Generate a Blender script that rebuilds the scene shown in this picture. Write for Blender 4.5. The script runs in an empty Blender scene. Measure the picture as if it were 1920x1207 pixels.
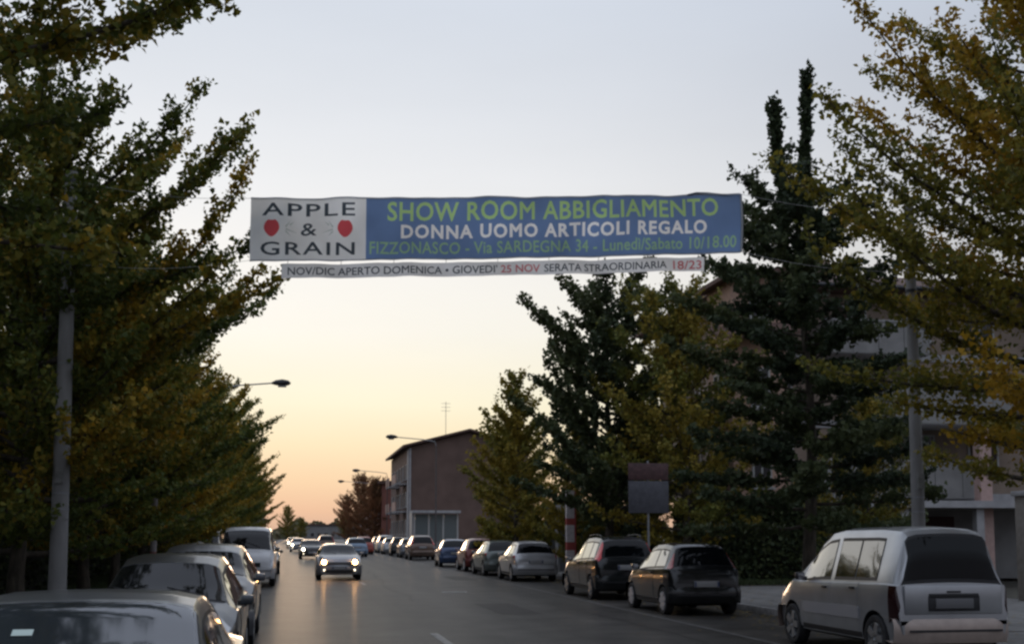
import bpy, bmesh, math, random
import numpy as np
from mathutils import Vector, Matrix
from mathutils.geometry import delaunay_2d_cdt

R = math.radians
SC = bpy.context.scene
COL = SC.collection

# ------------------------------------------------------------------ camera
cam = bpy.data.cameras.new('camera')
camo = bpy.data.objects.new('camera', cam)
COL.objects.link(camo)
SC.camera = camo
camo.location = (0, 0, 1.7)
camo.rotation_euler = (R(90 + 5.246), 0, R(-10.5135))
cam.lens = 41.25
cam.sensor_width = 36
cam.shift_y = 0.1023
cam.clip_start = 0.1
cam.clip_end = 6000

# ------------------------------------------------------------------ exposure
SC.view_settings.view_transform = 'Standard'
SC.view_settings.look = 'None'
SC.view_settings.gamma = 1
SC.view_settings.exposure = 0.22
SC.view_settings.use_curve_mapping = False
SC.render.engine = 'CYCLES'
SC.cycles.max_bounces = 6
SC.cycles.diffuse_bounces = 3
SC.cycles.glossy_bounces = 3
SC.cycles.transparent_max_bounces = 6
SC.cycles.sample_clamp_indirect = 4
SC.cycles.pixel_filter_type = 'BLACKMAN_HARRIS'
SC.cycles.filter_width = 2.6
try:
    SC.cycles.use_denoising = True
except Exception:
    pass

# ------------------------------------------------------------------ dusk sky
SUN_AZ, SUN_EL = -2.5, 1.6           # azimuth from the road's direction (left is negative), elevation above the horizon
GLOW_AZ = -13.0                      # the afterglow spreads a little further to the left
world = bpy.data.worlds.new("World")
SC.world = world
world.use_nodes = True
nt = world.node_tree
N, Lk = nt.nodes, nt.links
bg = N['Background']
tc = N.new('ShaderNodeTexCoord')
sep = N.new('ShaderNodeSeparateXYZ')
Lk.new(tc.outputs['Generated'], sep.inputs[0])


def ramp(nodes, stops):
    r = nodes.new('ShaderNodeValToRGB')
    e = r.color_ramp.elements
    while len(e) > 1:
        e.remove(e[0])
    e[0].position = stops[0][0]
    e[0].color = (*stops[0][1], 1)
    for p, c in stops[1:]:
        q = e.new(p)
        q.color = (*c, 1)
    return r


rs = ramp(N, [(0.0, (0.653, 0.429, 0.309)),
              (0.02, (0.833, 0.541, 0.352)),
              (0.045, (0.919, 0.678, 0.429)),
              (0.075, (0.944, 0.798, 0.532)),
              (0.11, (0.944, 0.884, 0.67)),
              (0.17, (0.919, 0.893, 0.807)),
              (0.23, (0.893, 0.876, 0.841)),
              (0.29, (0.824, 0.833, 0.846)),
              (0.35, (0.747, 0.773, 0.816)),
              (0.42, (0.678, 0.721, 0.79)),
              (0.7, (0.7, 0.77, 0.92)),
              (1.0, (0.68, 0.74, 0.9))])
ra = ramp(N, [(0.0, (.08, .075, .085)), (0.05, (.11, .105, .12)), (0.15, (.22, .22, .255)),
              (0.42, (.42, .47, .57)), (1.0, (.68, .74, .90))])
Lk.new(sep.outputs['Z'], rs.inputs[0])
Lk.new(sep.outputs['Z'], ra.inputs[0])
dt = N.new('ShaderNodeVectorMath')
dt.operation = 'DOT_PRODUCT'
Lk.new(tc.outputs['Generated'], dt.inputs[0])
dt.inputs[1].default_value = (math.sin(R(GLOW_AZ)), math.cos(R(GLOW_AZ)), 0.0)
mr = N.new('ShaderNodeMapRange')
mr.interpolation_type = 'SMOOTHSTEP'
Lk.new(dt.outputs['Value'], mr.inputs['Value'])
mr.inputs['From Min'].default_value = 0.42
mr.inputs['From Max'].default_value = 0.98
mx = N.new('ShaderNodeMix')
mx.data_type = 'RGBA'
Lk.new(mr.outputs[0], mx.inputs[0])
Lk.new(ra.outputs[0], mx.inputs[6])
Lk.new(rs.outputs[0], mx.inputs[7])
sky = N.new('ShaderNodeTexSky')
sky.sky_type = 'NISHITA'
sky.sun_disc = False
sky.sun_elevation = R(SUN_EL)
sky.sun_rotation = R(SUN_AZ)
sky.air_density = 2.0
sky.dust_density = 2.0
sky.ozone_density = 3.0
ns = N.new('ShaderNodeVectorMath')
ns.operation = 'SCALE'
Lk.new(sky.outputs[0], ns.inputs[0])
ns.inputs['Scale'].default_value = 0.10
mx2 = N.new('ShaderNodeMix')
mx2.data_type = 'RGBA'
mx2.inputs[0].default_value = 0.10
Lk.new(mx.outputs[2], mx2.inputs[6])
Lk.new(ns.outputs[0], mx2.inputs[7])
# faint uneven veil in the air, as real dusk skies have
vn = N.new('ShaderNodeTexNoise')
vn.inputs['Scale'].default_value = 2.2
vn.inputs['Detail'].default_value = 5
vm = N.new('ShaderNodeMapping')
vm.inputs['Scale'].default_value = (1, 1, 4)
Lk.new(tc.outputs['Generated'], vm.inputs[0])
Lk.new(vm.outputs[0], vn.inputs['Vector'])
vr = N.new('ShaderNodeMapRange')
Lk.new(vn.outputs[0], vr.inputs['Value'])
vr.inputs['From Min'].default_value = .3
vr.inputs['From Max'].default_value = .7
vr.inputs['To Min'].default_value = .965
vr.inputs['To Max'].default_value = 1.03
vs_ = N.new('ShaderNodeVectorMath')
vs_.operation = 'SCALE'
Lk.new(mx2.outputs[2], vs_.inputs[0])
Lk.new(vr.outputs[0], vs_.inputs['Scale'])
Lk.new(vs_.outputs[0], bg.inputs[0])
bg.inputs[1].default_value = 1.0

sd = bpy.data.lights.new('sun', 'SUN')
sd.energy = 0.2
sd.angle = R(9)
sd.color = (1.0, .70, .46)
so = bpy.data.objects.new('sun', sd)
COL.objects.link(so)
so.rotation_euler = (R(90 - SUN_EL), 0, R(180 - SUN_AZ))
so.location = (-40, 200, 30)

# ------------------------------------------------------------------ helpers
MATS = {}


def mat(name, col, rough=.6, metal=0., coat=0., noise=0., nscale=8., bump=0., bscale=60., spec=.5,
        trans=0., emis=0., ecol=None, col2=None, stretch=None):
    """principled material; its colour is broken up by procedural noise, fine relief by bump"""
    if name in MATS:
        return MATS[name]
    m = bpy.data.materials.new(name)
    m.use_nodes = True
    n, l = m.node_tree.nodes, m.node_tree.links
    b = n['Principled BSDF']
    b.inputs['Base Color'].default_value = (*col, 1)
    b.inputs['Roughness'].default_value = rough
    b.inputs['Metallic'].default_value = metal
    b.inputs['Coat Weight'].default_value = coat
    b.inputs['Coat Roughness'].default_value = .06
    b.inputs['Specular IOR Level'].default_value = spec
    if noise > 0 or bump > 0:
        t = n.new('ShaderNodeTexCoord')
        vec = t.outputs['Object']
        if stretch:
            mp = n.new('ShaderNodeMapping')
            mp.inputs['Scale'].default_value = stretch
            l.new(vec, mp.inputs[0])
            vec = mp.outputs[0]
    if noise > 0:
        tn = n.new('ShaderNodeTexNoise')
        tn.inputs['Scale'].default_value = nscale
        tn.inputs['Detail'].default_value = 6
        l.new(vec, tn.inputs['Vector'])
        c2 = col2 or tuple(max(0, c * (1 - noise)) for c in col)
        rr = ramp(n, [(.35, c2), (.65, tuple(min(1, c * (1 + noise * .5)) for c in col))])
        l.new(tn.outputs[0], rr.inputs[0])
        l.new(rr.outputs[0], b.inputs['Base Color'])
    if bump > 0:
        tb = n.new('ShaderNodeTexNoise')
        tb.inputs['Scale'].default_value = bscale
        tb.inputs['Detail'].default_value = 4
        l.new(vec, tb.inputs['Vector'])
        bp = n.new('ShaderNodeBump')
        bp.inputs['Strength'].default_value = bump
        bp.inputs['Distance'].default_value = .01
        l.new(tb.outputs[0], bp.inputs['Height'])
        l.new(bp.outputs[0], b.inputs['Normal'])
    if emis > 0:
        b.inputs['Emission Color'].default_value = (*(ecol or col), 1)
        b.inputs['Emission Strength'].default_value = emis
    if trans > 0:
        tr = n.new('ShaderNodeBsdfTranslucent')
        tr.inputs[0].default_value = (*col, 1)
        if noise > 0:
            l.new(rr.outputs[0], tr.inputs[0])
        ms = n.new('ShaderNodeMixShader')
        ms.inputs[0].default_value = trans
        l.new(b.outputs[0], ms.inputs[1])
        l.new(tr.outputs[0], ms.inputs[2])
        l.new(ms.outputs[0], n['Material Output'].inputs[0])
    MATS[name] = m
    return m


def leafmat(name, cols, trans=.3):
    """foliage: colour picked by each leaf's own tint"""
    m = bpy.data.materials.new(name)
    m.use_nodes = True
    n, l = m.node_tree.nodes, m.node_tree.links
    b = n['Principled BSDF']
    at = n.new('ShaderNodeAttribute')
    at.attribute_name = 'tint'
    k = len(cols)
    rr = ramp(n, [(i / (k - 1), c) for i, c in enumerate(cols)])
    l.new(at.outputs['Fac'], rr.inputs[0])
    l.new(rr.outputs[0], b.inputs['Base Color'])
    b.inputs['Roughness'].default_value = .65
    b.inputs['Specular IOR Level'].default_value = .25
    tr = n.new('ShaderNodeBsdfTranslucent')
    l.new(rr.outputs[0], tr.inputs[0])
    ms = n.new('ShaderNodeMixShader')
    ms.inputs[0].default_value = trans
    l.new(b.outputs[0], ms.inputs[1])
    l.new(tr.outputs[0], ms.inputs[2])
    l.new(ms.outputs[0], n['Material Output'].inputs[0])
    return m


def tag(o, label=None, cat=None, group=None, kind=None):
    if label: o['label'] = label
    if cat: o['category'] = cat
    if group: o['group'] = group
    if kind: o['kind'] = kind
    return o


def empty(name, loc=(0, 0, 0), rz=0., label=None, cat=None, group=None):
    o = bpy.data.objects.new(name, None)
    COL.objects.link(o)
    o.location = loc
    o.rotation_euler = (0, 0, rz)
    o.empty_display_size = .3
    return tag(o, label, cat, group)


def link(name, me, parent=None, loc=None):
    o = bpy.data.objects.new(name, me)
    COL.objects.link(o)
    if parent is not None:
        o.parent = parent
    if loc is not None:
        o.location = loc
    return o


def mesh(name, vs, fs, m, smooth=False, sharp=None):
    me = bpy.data.meshes.new(name)
    me.from_pydata([tuple(v) for v in vs], [], fs)
    if isinstance(m, (list, tuple)):
        for q in m: me.materials.append(q)
    else:
        me.materials.append(m)
    me.update()
    if smooth:
        me.shade_smooth()
        if sharp:
            me.set_sharp_from_angle(angle=R(sharp))
    return me


class MB:
    """collects boxes, tubes and discs that belong to one part, then links them as one mesh"""

    def __init__(s):
        s.v, s.f = [], []

    def add(s, vs, fs):
        k = len(s.v)
        s.v += [tuple(v) for v in vs]
        s.f += [tuple(i + k for i in f) for f in fs]
        return s

    def box(s, x0, x1, y0, y1, z0, z1, M=None):
        vs = [(x, y, z) for z in (z0, z1) for y in (y0, y1) for x in (x0, x1)]
        if M is not None: vs = [M @ Vector(v) for v in vs]
        return s.add(vs, [(0, 2, 3, 1), (4, 5, 7, 6), (0, 1, 5, 4), (2, 6, 7, 3), (0, 4, 6, 2), (1, 3, 7, 5)])

    def tube(s, pts, rad, n=8, caps=True):
        pts = [Vector(p) for p in pts]
        if not hasattr(rad, '__len__'): rad = [rad] * len(pts)
        rings = []
        for i, p in enumerate(pts):
            d = (pts[min(i + 1, len(pts) - 1)] - pts[max(i - 1, 0)]).normalized()
            a = Vector((0, 0, 1)) if abs(d.z) < .9 else Vector((1, 0, 0))
            u = d.cross(a).normalized()
            w = d.cross(u).normalized()
            rings.append([p + (u * math.cos(6.2832 * k / n) + w * math.sin(6.2832 * k / n)) * rad[i] for k in range(n)])
        vs = [q for r in rings for q in r]
        fs = []
        for i in range(len(pts) - 1):
            for k in range(n):
                a, b2 = i * n + k, i * n + (k + 1) % n
                fs.append((a, a + n, b2 + n, b2))
        if caps:
            fs.append(tuple(range(n)))
            fs.append(tuple(reversed(range((len(pts) - 1) * n, len(pts) * n))))
        return s.add(vs, fs)

    def obj(s, name, m, parent=None, smooth=False, sharp=35, bevel=0.):
        me = mesh(name, s.v, s.f, m)
        if bevel > 0:
            bm = bmesh.new()
            bm.from_mesh(me)
            bmesh.ops.recalc_face_normals(bm, faces=bm.faces)
            es = [e for e in bm.edges if len(e.link_faces) == 2 and e.calc_face_angle(0) > .6]
            bmesh.ops.bevel(bm, geom=es, offset=bevel, segments=2, profile=.5, affect='EDGES')
            bm.to_mesh(me)
            bm.free()
            smooth = True
        if smooth:
            me.shade_smooth()
            me.set_sharp_from_angle(angle=R(sharp))
        return link(name, me, parent)


KIDS = {}


def copy_tree(o, parent=None):
    c = o.copy()
    COL.objects.link(c)
    if parent is not None:
        c.parent = parent
    for ch in KIDS.get(o.name, None) or list(o.children):
        copy_tree(ch, c)
    return c


def lerp(a, b, t): return a + (b - a) * t


def interp(tab, y):
    if y <= tab[0][0]: return tab[0][1]
    for (a, p), (b, q) in zip(tab, tab[1:]):
        if y <= b:
            t = (y - a) / (b - a) if b > a else 0
            return p + (q - p) * t
    return tab[-1][1]


# ------------------------------------------------------------------ materials
M_asphalt = mat('asphalt', (.046, .042, .037), .52, noise=.30, nscale=1.3, bump=.30, bscale=140, spec=.12)
_n, _l = M_asphalt.node_tree.nodes, M_asphalt.node_tree.links
_b = _n['Principled BSDF']
_b.inputs['Coat Weight'].default_value = .07
_b.inputs['Coat Roughness'].default_value = .20
_b.inputs['Coat IOR'].default_value = 1.35
_src = _b.inputs['Base Color'].links[0].from_socket
_tc = _n.new('ShaderNodeTexCoord')
_fac = None
for _sc, _lo, _hi, _ns in (((.9, .02, 1), .62, 1.25, 1.0), ((.35, .35, 1), .75, 1.15, 1.6), ((3, 3, 3), .8, 1.15, 12.0)):
    _mp = _n.new('ShaderNodeMapping'); _mp.inputs['Scale'].default_value = _sc
    _l.new(_tc.outputs['Object'], _mp.inputs[0])
    _t = _n.new('ShaderNodeTexNoise'); _t.inputs['Scale'].default_value = _ns; _t.inputs['Detail'].default_value = 5
    _l.new(_mp.outputs[0], _t.inputs['Vector'])
    _r = _n.new('ShaderNodeMapRange'); _l.new(_t.outputs[0], _r.inputs['Value'])
    _r.inputs['From Min'].default_value = .35; _r.inputs['From Max'].default_value = .65
    _r.inputs['To Min'].default_value = _lo; _r.inputs['To Max'].default_value = _hi
    _v = _n.new('ShaderNodeVectorMath'); _v.operation = 'SCALE'
    _l.new(_src, _v.inputs[0]); _l.new(_r.outputs[0], _v.inputs['Scale'])
    _src = _v.outputs[0]
_l.new(_src, _b.inputs['Base Color'])
M_pave = mat('pavement_concrete', (.17, .165, .155), .8, noise=.25, nscale=2.2, bump=.3, bscale=90)
M_kerb = mat('kerb_granite', (.27, .26, .25), .8, noise=.25, nscale=9, bump=.3)
M_earth = mat('earth', (.055, .05, .035), .95, noise=.4, nscale=3, bump=.6, bscale=30)
M_paint = mat('worn_road_paint', (.20, .195, .18), .6, noise=.65, nscale=9, bump=.1)
M_conc = mat('pole_concrete', (.26, .255, .25), .8, noise=.22, nscale=5, bump=.35, bscale=70, stretch=(1, 1, .25))
M_galv = mat('galvanised_steel', (.30, .31, .32), .5, metal=.6, noise=.15, nscale=12)
M_dark = mat('dark_metal', (.04, .042, .045), .5, metal=.3, noise=.2)
M_bark = mat('bark', (.085, .07, .052), .9, noise=.45, nscale=14, bump=.8, bscale=40, stretch=(1, 1, .3))
M_rubber = mat('tyre_rubber', (.018, .018, .019), .8, noise=.3, nscale=20, bump=.2)
M_rim = mat('alloy_rim', (.42, .43, .44), .35, metal=.75, noise=.15, nscale=20)
M_plast = mat('black_plastic', (.02, .02, .022), .55, noise=.2, nscale=20)
M_glass = mat('tinted_car_glass', (.004, .005, .006), .04, coat=.0, spec=.42, noise=.2, nscale=3)
M_sglass = mat('side_window_glass', (.01, .011, .012), .03, coat=1.0, spec=1.0, noise=.2, nscale=3)
M_sglass.node_tree.nodes['Principled BSDF'].inputs['IOR'].default_value = 1.9
M_glass.node_tree.nodes['Principled BSDF'].inputs['IOR'].default_value = 1.38
M_trim = mat('rubber_trim', (.012, .012, .013), .5)
M_chrome = mat('chrome_trim', (.6, .6, .62), .15, metal=1)
M_redl = mat('red_lamp_lens', (.32, .012, .015), .15, coat=.6)
M_brightred = mat('bright_red_lamp_lens', (.75, .03, .04), .2, coat=.6)
M_clear = mat('clear_lamp_lens', (.45, .46, .48), .1, coat=.8, metal=.4)
M_amber = mat('amber_lens', (.5, .2, .02), .2, coat=.5)
M_plate = mat('number_plate', (.30, .30, .30), .4)
M_plateb = mat('number_plate_band', (.03, .05, .13), .4)
M_lit = mat('lit_headlight', (1, .9, .7), .3, emis=80, ecol=(1, .50, .17))
M_litfar = mat('lit_far_headlight', (1, .9, .7), .3, emis=30, ecol=(1, .86, .62))
M_fog = mat('lit_fog_lamp', (1, .9, .7), .3, emis=3, ecol=(1, .86, .62))
M_under = mat('underbody', (.01, .01, .01), .9)


def paint(name, col, metal=.5, rough=.32):
    return mat(name, col, rough, metal=metal, coat=.55, noise=.10, nscale=2.5)


# ------------------------------------------------------------------ ground, road, pavements
def sheet(name, x0, x1, y0, y1, z, m, nx=1, ny=1, jit=0, kind='structure'):
    vs, fs = [], []
    for j in range(ny + 1):
        for i in range(nx + 1):
            vs.append((lerp(x0, x1, i / nx), lerp(y0, y1, j / ny), z + random.uniform(-jit, jit)))
    for j in range(ny):
        for i in range(nx):
            a = j * (nx + 1) + i
            fs.append((a, a + 1, a + nx + 2, a + nx + 1))
    o = link(name, mesh(name, vs, fs, m))
    if kind: o['kind'] = kind
    return o


random.seed(4)
sheet('ground', -2500, 2500, -300, 4500, -.12, M_earth)
sheet('road', -3.0, 10.0, -20, 900, 0, M_asphalt)


def block(name, x0, x1, y0, y1, z0, z1, m, parent=None, bevel=0):
    return MB().box(x0, x1, y0, y1, z0, z1).obj(name, m, parent, bevel=bevel)


pr = block('pavement', 10.16, 17.5, -20, 400, -.1, .125, M_pave)
pr['kind'] = 'structure'
pl = block('pavement', -4.1, -3.16, -20, 400, -.1, .125, M_pave)
pl['kind'] = 'structure'
vl = block('grass_verge', -9.0, -4.12, -20, 400, -.1, .10, M_earth)
vl['kind'] = 'structure'
kst = MB().box(-.074, .074, -.49, .49, -.1, .14).obj('kerb_stone', M_kerb, pr, bevel=.012)
kst.location = (10.08, 12, 0)
for i in range(1, 90):
    c = kst.copy(); COL.objects.link(c); c.location = (10.08, 12 + i, 0)
for i in range(0, 60):
    c = kst.copy(); COL.objects.link(c); c.parent = pl; c.location = (-3.08, 6 + i, 0)
for nm, par, x, y0, n, w in (('kerb', pr, 10.08, 101.5, 298, .148), ('kerb', pl, -3.08, 65.5, 334, .148)):
    block(nm, x - .074, x + .074, y0, y0 + n, -.1, .14, M_kerb, par)

# paving slabs of the pavement by the right kerb, a joint between each
sl = MB().box(-.49, .49, -.49, .49, .126, .137).obj('paving_slab', M_pave, pr, bevel=.004)
sl.location = (10.67, 18, 0)
for j in range(0, 34):
    for i in range(0, 3):
        if i == 0 and j == 0: continue
        c = sl.copy(); COL.objects.link(c); c.location = (10.67 + i, 18 + j, random.uniform(-.002, .002))

# markings: dashed centre line and worn bay line, each its own sheet
roadm = empty('road_marking', (0, 0, 0), 0)
roadm['kind'] = 'structure'
dash = link('dash', mesh('dash', [(-.07, 0, 0), (.07, 0, 0), (.07, 2.6, 0), (-.07, 2.6, 0)], [(0, 1, 2, 3)], M_paint), roadm, (2.42, 17.9, .004))
for i in range(3, 24, 3):
    c = dash.copy(); COL.objects.link(c); c.location = (2.42, 17.9 + 7.5 * i, .004)
link('bay_line', mesh('bay_line', [(7.42, 8, .004), (7.52, 8, .004), (7.52, 140, .004), (7.42, 140, .004)], [(0, 1, 2, 3)],
     mat('faded_line_paint', (.078, .075, .07), .6, noise=.5, nscale=4)), roadm)
# tar repair patches and a manhole
tar = mat('tar_patch', (.036, .033, .030), .55, noise=.3, nscale=5, bump=.3, bscale=90, spec=.08)
tp = empty('asphalt_patch', (0, 0, 0))
tp['kind'] = 'structure'
for (x0, x1, y0, y1) in ((4.4, 5.3, 25, 29), (6.0, 6.9, 44, 48)):
    vs = []
    k = 14
    for i in range(k):
        vs.append((lerp(x0, x1, i / k) + random.uniform(-.02, .02), y0 + random.uniform(-.05, .05), .0035))
    for i in range(k):
        vs.append((x1 + random.uniform(-.03, .03), lerp(y0, y1, i / k), .0035))
    for i in range(k):
        vs.append((lerp(x1, x0, i / k), y1 + random.uniform(-.05, .05), .0035))
    for i in range(k):
        vs.append((x0 + random.uniform(-.03, .03), lerp(y1, y0, i / k), .0035))
    link('patch', mesh('patch', vs, [tuple(range(4 * k))], tar), tp)
for (x, y0, y1) in ((3.0, 30, 90), (6.3, 14, 32)):
    cp = []
    yy = y0; xx = x
    while yy < y1:
        cp.append((xx, yy)); xx += random.uniform(-.07, .07); yy += random.uniform(.25, .6)
    cv = [(a_ - random.uniform(.006, .014), b_, .0055) for a_, b_ in cp] + [(a_ + random.uniform(.006, .014), b_, .0055) for a_, b_ in cp]
    q_ = len(cp)
    link('crack_seal', mesh('crack_seal', cv, [(i, i + q_, i + q_ + 1, i + 1) for i in range(q_ - 1)], tar), tp)
mh = empty('manhole_cover', (4.75, 35, 0), 0, 'round iron manhole cover set flush in the right lane', 'manhole cover')
MB().tube([(0, 0, .001), (0, 0, .008)], .32, 24).obj('lid', M_dark, mh)
MB().tube([(0, 0, .001), (0, 0, .006)], .38, 24).obj('ring', M_galv, mh)


# ------------------------------------------------------------------ cars
def build_car(spec, label, name='parked_car', group=None):
    """one car: a body lofted through cross sections, with glass, lamps, bumpers and wheels laid on the same surface"""
    L, Wd = spec['L'], spec['W']
    top, belt = spec['top'], spec['belt']
    hw = Wd / 2
    rw = spec.get('roofw', .62)
    root = empty(name, label=label, cat=spec.get('cat', 'car'), group=group)
    body_m = spec['mat']
    zlow = spec.get('low', .20)
    endr, endf = spec.get('endr', .86), spec.get('endf', .74)

    def width(y):
        r = interp([(0, endr), (.05, endr + (1 - endr) * .45), (.16, endr + (1 - endr) * .8), (.45, 1), (L * .6, 1.0),
                    (L - .75, .985), (L - .35, lerp(endf, 1, .72)), (L - .12, lerp(endf, 1, .38)), (L, endf)], y)
        return hw * r

    def sec(y):
        w, T, B = width(y), interp(top, y), interp(belt, y)
        B = min(B, T - .03)
        g = T - B
        zb = interp([(0, zlow + .14), (.25, zlow), (L - .3, zlow), (L, zlow + .04)], y)
        e = min(.09, g * .5)
        k = max(0, min(1, (g - .04) / .42))
        Re = lerp(w * .90, min(rw, w * .9), k)
        p = [(0, zb), (w * .80, zb), (w * .95, zb + .05), (w * .975, zb + .18), (w, lerp(zb + .18, B, .66)),
             (w * .992, B - .07), (w * .972, B), (w * .94, B + min(.012, g * .2)), (Re + .006, T - e), (Re - .035, T - e * .35),
             (Re * .72, T - e * .02 + .004), (Re * .36, T + .014), (0, T + .018)]
        return p

    def S(y, t):
        p = sec(y)
        i = min(int(t), len(p) - 2)
        u = t - i
        return Vector((lerp(p[i][0], p[i + 1][0], u), y - L / 2, lerp(p[i][1], p[i + 1][1], u)))

    # stations: dense where the outline turns
    ys = sorted(set([0, .02, .05, .1, .16, .24, L, L - .02, L - .06, L - .12, L - .2, L - .35] + [round(a, 3) for a, _ in top] +
                    [round(a, 3) for a, _ in belt] + [round(L * i / 40, 3) for i in range(41)]))
    ys2 = []
    for a in ys:
        if not ys2 or a - ys2[-1] > .012: ys2.append(a)
    ys = ys2
    n = 13
    vs, fs = [], []
    for y in ys:
        p = sec(y)
        vs += [(x, y - L / 2, z) for x, z in p] + [(-x, y - L / 2, z) for x, z in reversed(p[1:-1])]
    m = 2 * n - 2
    for i in range(len(ys) - 1):
        for k in range(m):
            a, b = i * m + k, i * m + (k + 1) % m
            fs.append((a, b, b + m, a + m))
    fs.append(tuple(range(m)))
    fs.append(tuple(reversed(range((len(ys) - 1) * m, len(ys) * m))))
    me = mesh('body', vs, fs, [body_m, M_under])
    bm = bmesh.new(); bm.from_mesh(me)
    bmesh.ops.recalc_face_normals(bm, faces=bm.faces)
    bm.to_mesh(me); bm.free()
    # wheel arches cut out
    wr, wy = spec['wr'], spec['wheels']
    tmp = bpy.data.objects.new('body_solid', me)
    COL.objects.link(tmp)
    cut = MB()
    for yy in wy:
        for sx in (-1, 1):
            cut.tube([(sx * (hw - .24), yy - L / 2, wr + .01), (sx * (hw + .2), yy - L / 2, wr + .01)], wr + .055, 28)
    co = cut.obj('cutter', M_under)
    co.data.materials.clear(); co.data.materials.append(body_m); co.data.materials.append(M_under)
    for p in co.data.polygons: p.material_index = 1
    bm = bmesh.new(); bm.from_mesh(co.data); bmesh.ops.recalc_face_normals(bm, faces=bm.faces); bm.to_mesh(co.data); bm.free()
    bo = tmp.modifiers.new('b', 'BOOLEAN')
    bo.operation = 'DIFFERENCE'; bo.object = co; bo.solver = 'EXACT'
    try: bo.material_mode = 'INDEX'
    except Exception: pass
    dg = bpy.context.evaluated_depsgraph_get()
    me2 = bpy.data.meshes.new_from_object(tmp.evaluated_get(dg))
    me2.name = 'body'
    bpy.data.objects.remove(tmp); bpy.data.objects.remove(co)
    me2.shade_smooth(); me2.set_sharp_from_angle(angle=R(38))
    body = link('body', me2, root)

    def patch(nm, m, y0, y1, t0, t1, off=.006, nu=10, nv=8, side=0, parent=None, y0b=None, y1b=None, bev=0, both=False):
        """a panel following the body; y0b/y1b give its slant at the upper edge"""
        y0b = y0 if y0b is None else y0b
        y1b = y1 if y1b is None else y1b
        vs, fs = [], []
        tl = []
        for j in range(nv + 1):
            tl.append(lerp(t0, t1, j / nv))
        cols = []
        sgn = -1 if side < 0 else 1
        rows = []
        if both:
            full = [(t, 1) for t in tl] + [(t, -1) for t in reversed(tl)]
            if abs(tl[-1] - 12) < 1e-6: full.pop(nv)
        else:
            full = [(t, sgn) for t in tl]
        nvv = len(full) - 1
        for i in range(nu + 1):
            for j, (t, sg) in enumerate(full):
                v = (t - t0) / (t1 - t0)
                ya, yb = lerp(y0, y0b, v), lerp(y1, y1b, v)
                y = lerp(ya, yb, i / nu)
                p = S(y, t)
                h = .004
                dy = S(min(y + h, L), t) - S(max(y - h, 0), t)
                d2 = S(y, min(t + .05, 12)) - S(y, max(t - .05, 0))
                nn = d2.cross(dy)
                if nn.length < 1e-9: nn = Vector((0, 0, 1))
                nn.normalize()
                # outward
                c = p - Vector((0, y - L / 2, .6))
                if nn.dot(Vector((c.x, 0, c.z)) + Vector((0, 1e-3, 0))) < 0: nn = -nn
                p = p + nn * off
                vs.append((p.x * sg, p.y, p.z))
        for i in range(nu):
            for j in range(nvv):
                a = i * (nvv + 1) + j
                fs.append((a, a + 1, a + nvv + 2, a + nvv + 1))
        me = mesh(nm, vs, fs, m)
        bm = bmesh.new(); bm.from_mesh(me)
        # give the panel a turned-down rim so it has thickness
        ee = [e for e in bm.edges if e.is_boundary]
        r = bmesh.ops.extrude_edge_only(bm, edges=ee)
        nv_ = [v for v in r['geom'] if isinstance(v, bmesh.types.BMVert)]
        cen = Vector((0, 0, .6))
        for v in nv_:
            c = Vector((0, v.co.y * .8, .6)) - v.co
            v.co += c.normalized() * (off + .004)
        bmesh.ops.recalc_face_normals(bm, faces=bm.faces)
        bm.to_mesh(me); bm.free()
        me.shade_smooth(); me.set_sharp_from_angle(angle=R(40))
        return link(nm, me, parent or root)

    g = spec['glass']
    body_l = spec['L']
    # windscreen, rear window
    y0, y1 = g['front']
    patch('windscreen', spec.get('wsmat', M_glass), y0, y1, 8.75, 12, both=True, nu=8, off=.007)
    patch('windscreen_surround', M_trim, y0 - .02, y1 + .03, 8.35, 12, both=True, nu=8, off=.003)
    y0, y1 = g['rear']
    patch('rear_window', M_glass, y0, y1, g.get('rt', 8.7), 12, both=True, nu=8, off=.007)
    patch('rear_window_surround', M_trim, max(y0 - .006, 0), y1 + .012, g.get('rt', 8.7) - .25, 12, both=True, nu=8, off=.004)
    for side in (1, -1):
        for (a, b, ab, bb) in g['side']:
            patch('side_window', M_sglass, a, b, 7.12, 7.86, side=side, y0b=ab, y1b=bb, nv=4, off=.006)
            patch('window_trim', M_trim, a - .02, b + .02, 7.05, 7.93, side=side, y0b=ab - .02, y1b=bb + .02, nv=4, off=.003)
        for (a, b) in spec['doors']:
            d = patch('door', body_m, a + .008, b - .008, 2.3, 6.95, side=side, nv=10, off=.005)
            hp = S(a + .16, 5.2)
            hx = hp.x * side
            h = MB().box(hx - .004, hx + .03 * 1, hp.y - .07, hp.y + .07, hp.z - .016, hp.z + .016)
            if side < 0:
                h = MB().box(hx - .03, hx + .004, hp.y - .07, hp.y + .07, hp.z - .016, hp.z + .016)
            h.obj('handle', spec.get('handlem', M_trim), d, bevel=.006)
        if spec.get('moulding'):
            mzd = patch('side_moulding', spec['moulding'], wy[0] + wr + .12, wy[1] - wr - .12, 3.35, 3.75, side=side, nv=2, off=.016)
        patch('sill', M_plast, wy[0] + wr + .08, wy[1] - wr - .08, 1.9, 2.7, side=side, nv=2, off=.008)
        # mirror
        my = g['front'][0] - .30 if False else spec['mirror']
        mp = S(my, 6.9)
        mb = MB().box(0, .05, -.03, .03, -.03, .03, Matrix.Translation((mp.x * side - (.05 if side < 0 else 0), mp.y, mp.z + .05)))
        mm = MB()
        xo = (mp.x + .03) if side > 0 else -(mp.x + .03) - .15
        mm.box(xo, xo + .15, mp.y - .05, mp.y + .06, mp.z + .03, mp.z + .145)
        mi = mm.obj('mirror', spec.get('mirrorm', body_m), root, bevel=.03)
        mb.obj('mirror_arm', M_plast, mi)
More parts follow.
